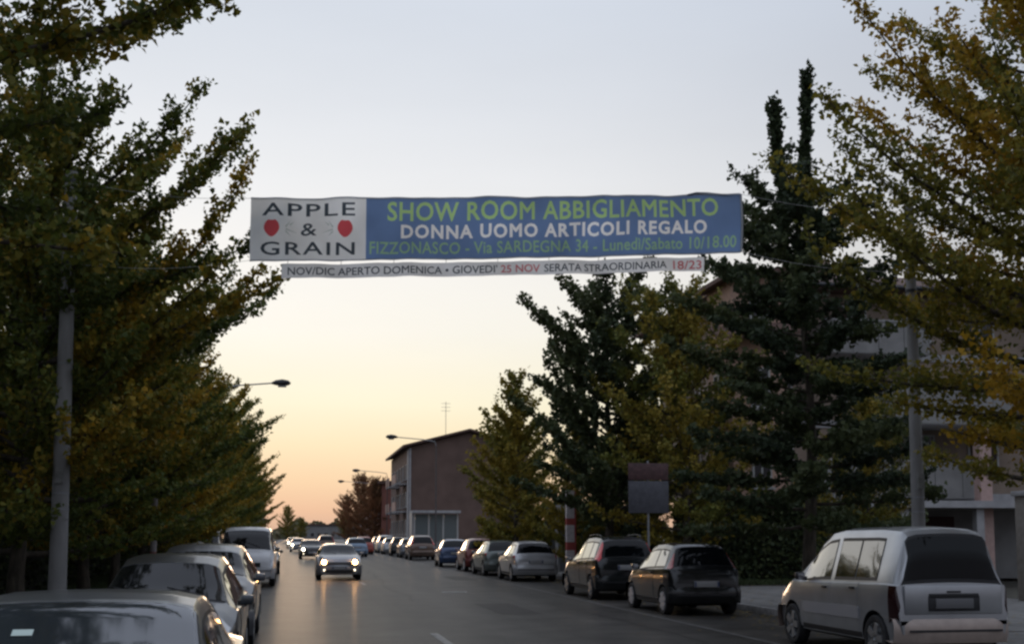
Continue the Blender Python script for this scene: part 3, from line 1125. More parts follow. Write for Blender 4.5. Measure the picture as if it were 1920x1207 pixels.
shp = [('lettering', C_text, text_outline("NOV/DIC APERTO DOMENICA • GIOVEDI'", U2(538), U2(920), .05, .18, .012, 1.0)),
       ('lettering', C_pink, text_outline('25 NOV', U2(927), U2(1000), .05, .18, .016, 1.0)),
       ('lettering', C_text, text_outline('SERATA STRAORDINARIA', U2(1008), U2(1240), .05, .18, .012, 1.0)),
       ('lettering', C_pink, text_outline('18/23', U2(1254), U2(1310), .04, .19, .012, 1.0))]
printed_sheet(s0, s1, 0, .235, shp, strip_pt, 'lower_strip', C_strip, ban)
# hems, eyelets and cords
for t0, nm in ((-.012, 'hem'), (BH, 'hem')):
    h = MB()
    h.tube([banner_pt(BL * i / 120, t0 + .006) for i in range(121)], .013, 6)
    h.obj(nm, C_hem, ban, smooth=True)
h = MB(); h.tube([banner_pt(BL + .01, BH * i / 10) for i in range(11)], .02, 6); h.obj('hem', C_hem, ban, smooth=True)
M_cord = mat('white_cord', (.45, .45, .45), .8)
for i in range(9):
    s = lerp(s0 + .1, s1 - .1, i / 8)
    MB().tube([strip_pt(s, .235), banner_pt(s, 0)], .005, 5).obj('tie', M_cord, ban)
LP, RP = Vector((-3.60, 19.4, 0)), Vector((10.72, 18.9, 0))
for (s, t, P, z) in ((0, BH, LP, 7.35), (0, 0, LP, 6.0), (BL, BH, RP, 7.45), (BL, 0, RP, 6.35)):
    a = banner_pt(s, t)
    b = Vector((P.x, P.y, z)) + Vector((.13 if P is LP else -.1, 0, 0))
    pts = [a.lerp(b, i / 10) - Vector((0, 0, .10 * math.sin(math.pi * i / 10))) for i in range(11)]
    MB().tube(pts, .0035, 5).obj('cord', M_cord, ban, smooth=True)
a = banner_pt(7.3, BH)
tw = MB()
random.seed(9)
tw.tube([a + Vector((.0, -.02, 0)), a + Vector((.15, -.03, .04)), a + Vector((.35, -.02, .05)), a + Vector((.6, -.03, .035)), a + Vector((.85, -.02, .05)), a + Vector((.95, -.02, .0))], .018, 6)
tw.obj('rope_knot', mat('dark_rope', (.12, .14, .18), .9), ban, smooth=True)


M_panelp = mat('weathered_plaque', (.22, .22, .21), .7, noise=.3)
# poles carrying the banner
def concrete_pole(P, h, r0, r1, label):
    o = empty('concrete_pole', P, 0, label, 'pole', 'concrete poles holding the banner')
    MB().tube([(0, 0, lerp(-.1, h, i / 6)) for i in range(7)], [lerp(r0, r1, i / 6) for i in range(7)], 20).obj('shaft', M_conc, o, smooth=True)
    for z in (6.0, 7.35):
        rr = lerp(r0, r1, z / h) + .006
        MB().tube([(0, 0, z - .03), (0, 0, z + .03)], rr, 20).obj('clamp', M_dark, o, smooth=True)
    for z in (2.1, 2.35, 4.4):
        rr = lerp(r0, r1, z / h) + .003
        MB().tube([(0, 0, z - .012), (0, 0, z + .012)], rr, 20).obj('steel_band', M_galv, o, smooth=True)
    MB().box(-.06, .06, -r0 - .02, -r0 + .02, 2.5, 2.75).obj('number_plaque', M_panelp, o)
    MB().tube([(r1 * .9, -.02, z) for z in (.4, 3.0, h - .3)], .012, 5).obj('cable', M_plast, o)
    MB().tube([(0, 0, .1), (0, 0, .35)], [r0 * 1.25, r0 * 1.08], 20).obj('collar', M_conc, o, smooth=True)
    return o


concrete_pole(LP, 7.5, .145, .095, 'thick grey concrete pole at the left kerb behind the grey saloon')
concrete_pole(RP, 7.55, .125, .085, 'slimmer grey pole rising behind the silver leisure van roof')


# ------------------------------------------------------------------ street lamps
def lamp(x, y, side, arm, h, label):
    o = empty('street_lamp', (x, y, 0), 0, label, 'street lamp', 'street lamps')
    MB().tube([(0, 0, 0), (0, 0, h * .5), (0, 0, h - .6)], [.07, .055, .04], 10).obj('post', mat('lamp_post_grey', (.11, .10, .10), .6, metal=.3, noise=.2), o, smooth=True)
    MB().tube([(0, 0, h - .62), (side * .1, 0, h - .3), (side * arm * .35, 0, h - .15), (side * arm, 0, h)], .035, 8).obj('arm', M_galv, o, smooth=True)
    hd = MB()
    hx = side * arm
    pts = [(hx - side * .1, 0, h - .01), (hx + side * .1, 0, h + .02), (hx + side * .4, 0, h + .03), (hx + side * .68, 0, h + .02), (hx + side * .80, 0, h)]
    hd.tube(pts, [.05, .13, .17, .13, .04], 10)
    q = hd.obj('lamp_head', M_dark, o, smooth=True)
    MB().tube([(hx + side * .2, 0, h - .13), (hx + side * .6, 0, h - .13)], .07, 8).obj('diffuser', mat('frosted_diffuser', (.5, .5, .48), .4), o)
    return o


lamp(-3.5, 57.5, 1, 2.45, 9.0, 'street lamp whose head pokes out of the left trees against the sky')
lamp(10.5, 88, -1, 3.0, 9.0, 'nearest right hand street lamp, head against the sky before the gabled block')
lamp(10.5, 135, -1, 3.2, 9.0, 'second right hand street lamp, fainter above the far shrubs')
lamp(10.5, 163, -1, 3.8, 9.0, 'farthest street lamp near the middle of the sunset glow')


# ------------------------------------------------------------------ trees
def make_tree(name, seed, h, crown0, rmax, leafm, nprim=60, leaf=.085, per=4, dens=22, env=None, elev=(8, 55), tr=.13,
              tint=(.2, .8), spread=.11, leaders=None, extra=(), lowgap=0, sidew=1.0, flop=0.):
    """trunk, boughs and leaf-clad shoots; returns the three meshes"""
    rng = random.Random(seed)
    npr = np.random.default_rng(seed)
    wood = MB()
    lean = rng.uniform(-.15, .15)
    def trunk(z):
        f = z / h
        return Vector((lean * f * f + .06 * math.sin(z * .9 + seed), .06 * math.sin(z * .7 + 2 * seed), z))
    tp = [trunk(h * i / 10) for i in range(11)]
    tk = MB().tube(tp, [lerp(tr * 1.0, .02, (i / 10) ** .8) * (1.35 if i == 0 else 1) for i in range(11)], 10)
    C, Tn = [], []          # leaf cluster centres, tints
    def clad(a, b, n, t0):
        for k in range(n):
            f = rng.random()
            p = a.lerp(b, f)
            C.append((p.x, p.y, p.z)); Tn.append(t0)
    env = env or (lambda f: (math.sin(math.pi * min(1, .22 + f * .78)) ** .8))
    for i in range(nprim + len(extra)):
        f = (min(i, nprim - 1) + rng.random()) / nprim
        z = lerp(crown0, h * .97, f ** .9)
        az = i * 2.39996 + rng.uniform(-.3, .3)
        ln = rmax * env(f) * rng.choice((rng.uniform(.55, .85), rng.uniform(.8, 1.15)))
        el = R(lerp(elev[0], elev[1], f) + rng.uniform(-9, 9))
        if i >= nprim:                       # single long boughs that stand out of the crown
            z, az, ln, el = extra[i - nprim]
            az, el, f = R(az), R(el), .5
        d = Vector((math.cos(az) * math.cos(el), math.sin(az) * math.cos(el), math.sin(el)))
        p0 = trunk(z - ln * math.sin(el) * .25 if z - ln * math.sin(el) * .25 > crown0 * .7 else z)
        pts = [p0]
        cur = p0.copy()
        steps = max(3, int(ln / .45))
        dd = d.copy()
        for s in range(steps):
            dd = (dd + Vector((rng.uniform(-.09, .09), rng.uniform(-.09, .09), .05 - flop))).normalized()
            cur = cur + dd * (ln / steps)
            pts.append(cur.copy())
        r0 = lerp(.045, .018, f) * (rmax / 3.5)
        wood.tube(pts, [lerp(r0, .006, k / steps) for k in range(steps + 1)], 5, False)
        bt = rng.uniform(*tint)
        for s in range(steps):
            fa = (s + .5) / steps
            if fa > .14:
                clad(pts[s], pts[s + 1], int(dens * ln / steps * (1 if fa > .3 else .5)), bt)
            if fa > .12:
                for q in range(2):
                    sl = (1 - fa) * rng.uniform(.35, .75) * ln * .55 * sidew + rng.uniform(.12, .3)
                    sl = min(sl, 1.3)
                    dr = (pts[s + 1] - pts[s]).normalized()
                    sd_ = dr.cross(Vector((0, 0, 1))).normalized() * (1 if q else -1)
                    sdir = (sd_ * rng.uniform(.4, .8) + dr * rng.uniform(.7, 1.1) + Vector((0, 0, rng.uniform(-.12, .42)))).normalized()
                    a = pts[s].lerp(pts[s + 1], rng.random())
                    m1 = a + sdir * sl * .5
                    b = m1 + (sdir + Vector((0, 0, .15))).normalized() * sl * .5
                    if sl > .3:
                        wood.tube([a, m1, b], [.010, .007, .003], 3, False)
                    t1 = min(1, max(0, bt + rng.uniform(-.18, .18)))
                    clad(a, m1, int(dens * sl * .5), t1)
                    clad(m1, b, int(dens * sl * .6), t1)
    for (dx, dy, z0, z1) in (leaders or []):
        a, b = trunk(min(z0, h)) + Vector((dx * .4, dy * .4, 0)), Vector((dx + lean, dy, z1))
        wood.tube([a, (a + b) / 2 + Vector((dx * .2, 0, 0)), b], [.05, .035, .01], 6, False)
        c_ = (a + b) / 2 + Vector((dx * .2, 0, 0))
        clad(a, c_, int(dens * 5 * (c_ - a).length), .3)
        clad(c_, b, int(dens * 5 * (b - c_).length), .3)
    C = np.array(C); Tn = np.array(Tn)
    n = len(C)
    C = np.repeat(C, per, 0); Tn = np.repeat(Tn, per)
    m = len(C)
    C = C + npr.normal(0, spread * .55, (m, 3))
    t = npr.normal(0, 1, (m, 3)); t /= np.linalg.norm(t, axis=1)[:, None]
    u = npr.normal(0, 1, (m, 3)); u -= (u * t).sum(1)[:, None] * t; u /= np.linalg.norm(u, axis=1)[:, None]
    s = (leaf * npr.uniform(.45, 1.4, m))[:, None]
    V = np.empty((m, 4, 3))
    V[:, 0] = C; V[:, 1] = C + t * s * .75 + u * s * .55; V[:, 2] = C + t * s * .95; V[:, 3] = C + t * s * .75 - u * s * .55
    V[:, 2] += np.cross(t, u) * s * .12
    me = bpy.data.meshes.new(name + '_foliage')
    me.vertices.add(m * 4); me.loops.add(m * 4); me.polygons.add(m)
    me.vertices.foreach_set('co', V.reshape(-1).astype(np.float32))
    me.loops.foreach_set('vertex_index', np.arange(m * 4, dtype=np.int32))
    me.polygons.foreach_set('loop_start', np.arange(0, m * 4, 4, dtype=np.int32))
    me.update(calc_edges=True)
    at = me.attributes.new('tint', 'FLOAT', 'FACE')
    at.data.foreach_set('value', np.clip(Tn + npr.normal(0, .13, m), 0, 1).astype(np.float32))
    me.materials.append(leafm)
    trunk_me = mesh('trunk', tk.v, tk.f, M_bark, True)
    wood_me = mesh('branches', wood.v, wood.f, M_bark, True)
    return trunk_me, wood_me, me


def plant_tree(name, meshes, x, y, label, cat='tree', group=None, rz=0, sc=1.0, z=.0):
    o = empty(name, (x, y, z), rz, label, cat, group)
    o.scale = (sc, sc, sc)
    link('trunk', meshes[0], o)
    b = link('branches', meshes[1], o)
    f = link('foliage', meshes[2], o)
    f['kind'] = 'stuff'
    b['kind'] = 'stuff'
    return o


L_green = leafmat('ginkgo_leaves_turning', [(0.076, 0.104, 0.027), (0.122, 0.152, 0.029), (0.232, 0.201, 0.032), (0.415, 0.268, 0.029), (0.550, 0.305, 0.027)])
L_dark = leafmat('dark_green_leaves', [(0.039, 0.056, 0.032), (0.063, 0.085, 0.039), (0.098, 0.116, 0.044)], .25)
L_gold = leafmat('yellow_brown_leaves', [(0.121, 0.132, 0.031), (0.242, 0.209, 0.031), (0.352, 0.248, 0.028), (0.440, 0.259, 0.024)], .35)
L_olive = leafmat('olive_leaves', [(.10, .125, .03), (.165, .17, .034), (.24, .205, .036), (.32, .235, .036)], .3)
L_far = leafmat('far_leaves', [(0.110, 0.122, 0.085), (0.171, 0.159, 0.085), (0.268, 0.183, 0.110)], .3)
L_rust = leafmat('reddish_leaves', [(.16, .10, .05), (.26, .13, .06), (.34, .15, .07)], .3)

env_l = lambda f: .62 + .38 * math.sin(math.pi * min(1, f * 1.15 + .1)) if f < .75 else lerp(.85, .22, (f - .75) / .25)
T1 = make_tree('tree_a', 11, 11.8, 4.7, 5.0, L_green, 56, .085, 4, 24, env_l, (-8, 40), .17, (.05, .45), .12)
T2 = make_tree('tree_b', 23, 9.4, 1.2, 4.9, L_green, 86, .082, 4, 25, env_l, (0, 42), .16, (.05, .62), .10,
               extra=((6.4, -42, 4.9, 15), (5.6, -40, 4.6, 6), (7.3, -46, 4.0, 16), (4.7, -38, 4.6, 6)))
T3 = make_tree('tree_c', 37, 8.7, 1.1, 4.8, L_green, 96, .085, 4, 24, env_l, (4, 44), .15, (.12, .75), .10)
LX = -4.75
plant_tree('ginkgo_tree', T1, LX + .35, 12.6, 'large dark leafed tree nearest on the left, its top out of frame', 'tree', 'street trees on the left')
plant_tree('ginkgo_tree', T2, LX + .25, 21.0, 'leafy tree behind the thick left pole, shoots reaching the banner corner', 'tree', 'street trees on the left', .4, 1.0)
plant_tree('ginkgo_tree', T3, LX + .2, 27.2, 'third tree of the left row, behind the silver hatchback', 'tree', 'street trees on the left', 2.1, .98)
labs = ['fourth tree of the left row, between the estate car and white van', 'yellowing tree beside the tall white van', 'tree behind the tall white van in the left row',
        'tree just before the left street lamp', 'tree hiding the post of the left street lamp', 'small looking tree past the left street lamp',
        'distant tree of the left row, eighth from the camera', 'distant tree of the left row, ninth from the camera', 'distant tree of the left row, tenth from the camera',
        'distant tree of the left row, eleventh from the camera', 'last tree at the far end of the left row']
ys_ = [33.5, 39.5, 45.5, 52, 59, 67, 76, 86, 98, 112, 130]
for i, (y, lb) in enumerate(zip(ys_, labs)):
    plant_tree('ginkgo_tree', (T2, T3)[i % 2], LX - (0 if i < 7 else .4), y, lb, 'tree', 'street trees on the left', 1.3 * i + 2.3, (.90, .93, .86)[i % 3] * (.98 if i % 2 else 1))
# second row behind, closing the gaps
for i, (x, y) in enumerate(((-9.5, 14), (-9.8, 22), (-9.4, 30), (-9.7, 38), (-9.5, 47), (-9.6, 57))):
    plant_tree('ginkgo_tree', (T3, T2)[i % 2], x, y, 'dense tree of the back row, %s on the left' % ('deep behind the large near tree', 'behind the thick pole', 'behind the third tree', 'behind the fourth tree', 'behind the tall white van', 'far behind the left street lamp')[i],
               'tree', 'back row of trees on the left', .9 * i, .80)

env_c = lambda f: lerp(1.0, .16, f ** .85)
env_h = lambda f: (.75 + .25 * math.sin(math.pi * f)) if f < .7 else lerp(.88, .25, (f - .7) / .3)
TR1 = make_tree('tree_d', 51, 11.2, 2.4, 4.6, L_gold, 84, .075, 5, 18, env_l, (-4, 40), .15, (.1, .95), .13)
plant_tree('yellowing_tree', TR1, 11.35, 15.6, 'olive and yellow tree nearest on the right, reaching in over the silver van', 'tree', 'street trees on the right', 1.9)
TR2 = make_tree('tree_e', 67, 9.3, 1.6, 3.3, L_dark, 76, .10, 4, 30, lambda f: lerp(.95, .66, f ** 1.6), (-8, 20), .17, (.1, .9), .10,
                leaders=[(-.50, 0, 8.7, 11.1), (.27, 0, 8.9, 11.85)], sidew=.8)
plant_tree('dark_tree', TR2, 10.75, 23.3, 'tall dark tree with two upright leading shoots at its top', 'tree')
TR3 = make_tree('tree_f', 71, 8.4, .9, 3.3, L_olive, 80, .095, 3, 20, env_l, (8, 52), .13, (.2, 1.0), .12)
plant_tree('yellowing_tree', TR3, 12.3, 36.0, 'olive and yellow tree behind the two black cars', 'tree', 'street trees on the right', 1.2, 1.16)
TR4 = make_tree('tree_g', 83, 9.7, 1.8, 4.7, L_dark, 62, .12, 3, 24, lambda f: lerp(1.0, .45, f ** 1.6), (12, 34), .17, (.3, 1.0), .09)
plant_tree('dark_tree', TR4, 10.75, 39.5, 'broad dark tree below the banner, sky showing between its boughs', 'tree', None, 2.0, 1.08)
TR5 = make_tree('tree_h', 97, 9.2, .6, 3.3, L_olive, 70, .13, 3, 16, lambda f: lerp(1.0, .85, f / .5) if f < .5 else lerp(.85, .16, (f - .5) / .5), (14, 50), .13, (.3, 1.0), .12)
plant_tree('yellowing_tree', TR5, 9.9, 52.0, 'pointed olive tree beside the dark gabled block', 'tree', 'street trees on the right', .3, .98)
plant_tree('yellowing_tree', TR3, 11.2, 60.0, 'olive tree half hidden behind the pointed olive one', 'tree', 'street trees on the right', 2.2, .9)
plant_tree('yellowing_tree', TR3, 13.4, 44.5, 'olive tree between the broad dark tree and the apartment house', 'tree', None, 3.9, .80)
plant_tree('yellowing_tree', TR5, 10.9, 45.0, 'low olive tree just past the broad dark tree', 'tree', None, 1.7, .66)
plant_tree('yellowing_tree', TR3, 14.2, 27.5, 'low tree in the apartment house forecourt', 'tree', None, 4.4, .62)
for i, (x, y, s, lb) in enumerate(((9.6, 168, 1.2, 'reddish tree left of the gabled block'), (8.6, 190, .95, 'low far tree at the left end of the reddish clump'),
                                   (10.8, 160, 1.1, 'far tree against the gabled block corner'))):
    ft = plant_tree('far_tree', TR3, x, y, lb, 'tree', 'far trees at the street end', i * 1.7, s)
    for ch in ft.children:
        if ch.name.startswith('foliage'):
            ch.material_slots[0].link = 'OBJECT'; ch.material_slots[0].material = L_rust
for i, (x, y, s) in enumerate(((-1.5, 320, 1.1), (2.5, 360, .8), (14, 330, 1.0), (21, 340, .9), (27, 350, 1.05))):
    plant_tree('far_tree', TR3, x, y, ('round far tree low on the horizon at the left end of the street', 'tiny far tree at the vanishing point',
               'far tree low on the horizon past the lamps', 'low far tree on the horizon right of the street end', 'far tree before the reddish clump on the horizon')[i], 'tree', 'far trees at the street end', i, s)


# hedges as leaf masses
def hedge(name, x0, x1, y0, y1, h, n, leafm, label, leaf=.08, seed=1):
    npr = np.random.default_rng(seed)
    P = npr.uniform(0, 1, (n, 3))
    # crowd leaves towards the outside
    k = npr.integers(0, 5, n)
    P[k == 0, 0] = npr.beta(.5, 4, (k == 0).sum()); P[k == 1, 0] = 1 - npr.beta(.5, 4, (k == 1).sum())
    P[k == 2, 2] = 1 - npr.beta(.5, 4, (k == 2).sum()); P[k == 3, 1] = npr.beta(.5, 6, (k == 3).sum())
    C = np.empty((n, 3))
    C[:, 0] = x0 + P[:, 0] * (x1 - x0); C[:, 1] = y0 + P[:, 1] * (y1 - y0)
    C[:, 2] = P[:, 2] * h * (1 + .10 * np.sin(C[:, 1] * 1.3 + C[:, 0]) + .06 * np.sin(C[:, 1] * 3.7 + C[:, 0] * 2.9))
    C += npr.normal(0, .06, (n, 3))
    t = npr.normal(0, 1, (n, 3)); t /= np.linalg.norm(t, axis=1)[:, None]
    u = npr.normal(0, 1, (n, 3)); u -= (u * t).sum(1)[:, None] * t; u /= np.linalg.norm(u, axis=1)[:, None]
    s = (leaf * npr.uniform(.6, 1.4, n))[:, None]
    V = np.empty((n, 4, 3)); V[:, 0] = C; V[:, 1] = C + t * s * .6 + u * s * .5; V[:, 2] = C + t * s; V[:, 3] = C + t * s * .6 - u * s * .5
    me = bpy.data.meshes.new('leaves')
    me.vertices.add(n * 4); me.loops.add(n * 4); me.polygons.add(n)
    me.vertices.foreach_set('co', V.reshape(-1).astype(np.float32))
    me.loops.foreach_set('vertex_index', np.arange(n * 4, dtype=np.int32))
    me.polygons.foreach_set('loop_start', np.arange(0, n * 4, 4, dtype=np.int32))
    me.update(calc_edges=True)
    at = me.attributes.new('tint', 'FLOAT', 'FACE')
    at.data.foreach_set('value', npr.uniform(0, 1, n).astype(np.float32))
    me.materials.append(leafm)
    o = empty(name, (0, 0, 0), 0, label, 'hedge')
    f = link('leaves', me, o); f['kind'] = 'stuff'
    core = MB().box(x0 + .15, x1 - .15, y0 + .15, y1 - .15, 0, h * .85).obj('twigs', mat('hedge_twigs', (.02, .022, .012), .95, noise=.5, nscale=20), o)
    return o


hedge('hedge', -8.2, -7.0, 6, 80, 2.6, 60000, L_dark, 'long dark hedge under the left trees', .13, 3)
hedge('hedge', 12.4, 17.3, 36.3, 37.2, 2.7, 18000, L_dark, 'dark clipped hedge in front of the apartment house', .13, 5)
hedge('hedge', 12.2, 13.0, 41, 62, 2.2, 16000, L_dark, 'dark hedge along the right pavement behind the broad tree', .15, 6)

# grass tufts of the left verge and right bed
def grass(name, x0, x1, y0, y1, z, n, seed):
    npr = np.random.default_rng(seed)
    C = np.stack([npr.uniform(x0, x1, n), npr.uniform(y0, y1, n), np.full(n, z)], 1)
    h = npr.uniform(.05, .16, n)[:, None]
    a = npr.uniform(0, 6.28, n)
    u = np.stack([np.cos(a), np.sin(a), np.zeros(n)], 1) * .012
    tip = C + np.concatenate([npr.normal(0, .03, (n, 2)), h], 1)
    V = np.empty((n, 3, 3)); V[:, 0] = C - u; V[:, 1] = C + u; V[:, 2] = tip
    me = bpy.data.meshes.new(name)
    me.vertices.add(n * 3); me.loops.add(n * 3); me.polygons.add(n)
    me.vertices.foreach_set('co', V.reshape(-1).astype(np.float32))
    me.loops.foreach_set('vertex_index', np.arange(n * 3, dtype=np.int32))
    me.polygons.foreach_set('loop_start', np.arange(0, n * 3, 3, dtype=np.int32))
    me.update(calc_edges=True)
    me.materials.append(mat('grass_blades', (.045, .065, .018), .8, noise=.4, nscale=3))
    o = link(name, me)
    o['label'] = 'short dull green grass in the bed before the apartment house' if x0 > 0 else 'short dull grass under the left trees'
    o['category'] = 'grass'
    o['kind'] = 'stuff'
    return o


bed = block('grass_bed', 12.6, 19.5, 34.6, 36.2, -.1, .16, M_earth)
bed['kind'] = 'structure'
grass('grass', 12.6, 19.5, 34.6, 36.2, .16, 14000, 2)
grass('grass', -7.0, -4.2, 8, 50, .10, 30000, 7)
# fallen leaves along the kerbs
npr = np.random.default_rng(8)
nl = 12000
side = npr.integers(0, 2, nl)
C = np.stack([np.where(side == 0, np.where(npr.random(nl) < .5, -3.0 + npr.exponential(.35, nl), npr.uniform(-7, -4.1, nl)), np.where(npr.random(nl) < .55, 9.95 - npr.exponential(.45, nl), npr.uniform(10.2, 15, nl))), npr.uniform(10, 70, nl), npr.uniform(.006, .014, nl)], 1)
a = npr.uniform(0, 6.28, nl)
C[:, 2] += np.where(C[:, 0] < -4.1, .12, np.where(C[:, 0] > 10.15, .14, 0))
t = np.stack([np.cos(a), np.sin(a), npr.uniform(-.1, .2, nl)], 1) * .06
u = np.stack([-np.sin(a), np.cos(a), npr.uniform(-.1, .1, nl)], 1) * .035
V = np.empty((nl, 4, 3)); V[:, 0] = C; V[:, 1] = C + t * .6 + u; V[:, 2] = C + t; V[:, 3] = C + t * .6 - u
lf = link('fallen_leaves', mesh('fallen_leaves', V.reshape(-1, 3).tolist(), [(4 * i, 4 * i + 1, 4 * i + 2, 4 * i + 3) for i in range(nl)],
          mat('fallen_leaf', (.20, .14, .03), .8, noise=.5, nscale=30)))
tag(lf, 'yellow fallen leaves scattered along both kerbs', 'fallen leaves', None, 'stuff')

# ------------------------------------------------------------------ apartment house on the right
M_wallp = mat('pinkish_plaster', (.30, .235, .185), .9, noise=.15, nscale=1.2, bump=.2, bscale=40)
M_wallg = mat('grey_plaster', (.26, .255, .25), .9, noise=.15, nscale=1.5, bump=.2, bscale=40)
M_panel = mat('grey_balcony_panel', (.29, .285, .275), .8, noise=.15, nscale=2)
M_slab = mat('pale_concrete_slab', (.42, .415, .42), .85, noise=.15, nscale=3)
M_roof = mat('brown_roof_tile', (.13, .075, .06), .85, noise=.3, nscale=6, bump=.3)
M_win = mat('house_window_glass', (.015, .017, .02), .06, spec=.8)
M_frame = mat('window_frame_white', (.42, .42, .41), .6, noise=.1)
M_shut = mat('brown_shutter', (.07, .045, .035), .8, noise=.2)
M_dkred = mat('dark_red_garage_door', (.06, .02, .018), .7, noise=.2)


def window(parent, x, y, z, w, h, axis='x', face=-1, shutter=False, name='window', deep=.10):
    """frame, panes and sill; axis 'x': it lies in a wall along x and looks along y*face"""
    def bx(a0, a1, d0, d1, z0, z1):
        m = MB()
        if axis == 'x':
            m.box(x + a0, x + a1, min(y + face * d0, y + face * d1), max(y + face * d0, y + face * d1), z + z0, z + z1)
        else:
            m.box(min(x + face * d0, x + face * d1), max(x + face * d0, x + face * d1), y + a0, y + a1, z + z0, z + z1)
        return m
    f = MB()
    for q in (bx(-w / 2, -w / 2 + .07, .0, .06, 0, h), bx(w / 2 - .07, w / 2, .0, .06, 0, h), bx(-w / 2 + .07, w / 2 - .07, .0, .055, h - .07, h),
              bx(-w / 2 + .07, w / 2 - .07, .0, .055, 0, .07), bx(-.03, .03, .0, .05, .07, h - .07)):
        f.add(q.v, q.f)
    fo = f.obj(name, M_frame, parent)
    for s in (-1, 1):
        a, b = (.03, w / 2 - .07) if s > 0 else (-w / 2 + .07, -.03)
        bx(a, b, .003, .02, .07, h - .07).obj('pane', M_shut if shutter else M_win, fo)
    bx(-w / 2 - .08, w / 2 + .08, .0, .16, -.07, -.003).obj('sill', M_slab, fo)
    return fo


hs = empty('apartment_house', (0, 0, 0), 0, 'three storey pink and grey apartment house behind the right trees', 'house')
HX0, HX1, HY0, HY1 = 16.0, 30.0, 40.0, 50.0
EA = 10.6
block('wall', HX0, HX1, HY0, HY1, 3.1, EA - .02, M_wallp, hs)
block('ground_floor_wall', HX0 + 1.5, HX1, HY0 + 2.2, HY1 - .05, 0, 3.08, M_wallg, hs)
# hip roof
ov = .9
rv = [(HX0 - ov, HY0 - ov, EA), (HX1 + ov, HY0 - ov, EA), (HX1 + ov, HY1 + ov, EA), (HX0 - ov, HY1 + ov, EA),
      (HX0 - ov, HY0 - ov, EA + .22), (HX1 + ov, HY0 - ov, EA + .22), (HX1 + ov, HY1 + ov, EA + .22), (HX0 - ov, HY1 + ov, EA + .22),
      (HX0 + 4, (HY0 + HY1) / 2, EA + 1.9), (HX1 - 4, (HY0 + HY1) / 2, EA + 1.9)]
rf = link('roof', mesh('roof', rv, [(0, 3, 2, 1), (0, 1, 5, 4), (1, 2, 6, 5), (2, 3, 7, 6), (3, 0, 4, 7), (4, 5, 9, 8), (5, 6, 9), (6, 7, 8, 9), (7, 4, 8)], M_roof), hs)
MB().tube([(HX0 - ov - .05, HY0 - ov - .08, EA + .1), (HX1 + ov, HY0 - ov - .08, EA + .1)], .08, 8).obj('gutter', M_dark, rf)
block('chimney', 20.5, 21.4, 44, 44.9, EA + .8, EA + 2.3, M_wallp, rf)
for zf in (3.1, 5.75, 8.3):
    block('floor_band', HX0 - .04, HX1, HY0 - .045, HY0 - .003, zf - .16, zf + .12, M_slab, hs)
for zi, z in enumerate((4.0, 6.6, 9.0 - .1)):
    for i, x in enumerate((17.2, 20.2, 22.8, 25.4, 28)):
        window(hs, x, HY0 - .002, z, 1.25, 1.25 if zi else 1.4, 'x', -1, (i + zi) % 3 == 0)
    for y in (42.4, 45.2, 48):
        window(hs, HX0 - .002, y, z, 1.2, 1.3, 'y', -1, y > 45)
# balconies
def balcony(x0, x1, z, hp, depth, label=None):
    b = block('balcony', x0, x1, HY0 - depth, HY0 - .05, z - .18, z, M_slab, hs)
    w = 1.0
    nn = max(1, round((x1 - x0) / w))
    for i in range(nn):
        a0, a1 = lerp(x0, x1, i / nn), lerp(x0, x1, (i + 1) / nn)
        block('parapet_panel', a0 + .012, a1 - .012, HY0 - depth - .03, HY0 - depth + .05, z - .15, z + hp, M_panel, b)
    block('parapet_panel', x0 - .03, x0 + .05, HY0 - depth + .06, HY0 - .06, z - .15, z + hp, M_panel, b)
    block('handrail', x0 - .06, x1 + .02, HY0 - depth - .06, HY0 - depth + .08, z + hp + .003, z + hp + .06, M_slab, b)
balcony(18.2, 24.6, 3.15, 1.15, 1.6)
balcony(20.6, 26.4, 5.75, 1.25, 2.2)
balcony(18.6, 22.6, 8.35, 1.0, 1.3)
block('canopy_slab', 17.4, 27, 36.6, 39.9, 2.62, 2.86, M_slab, hs)
for x in (17.8, 20.4, 23.2):
    block('column', x - .14, x + .14, 36.8, 37.08, 0, 2.61, M_slab, hs)
block('column', 23.5, 23.95, 37.2, 37.6, 0, 5.4, mat('pink_column', (.52, .36, .32), .85, noise=.1), hs)
for i in range(3):
    block('garage_door', 18.0 + i * 2.6, 20.2 + i * 2.6, HY0 + 2.1, HY0 + 2.19, 0, 2.4, M_dkred if i == 2 else M_shut, hs)
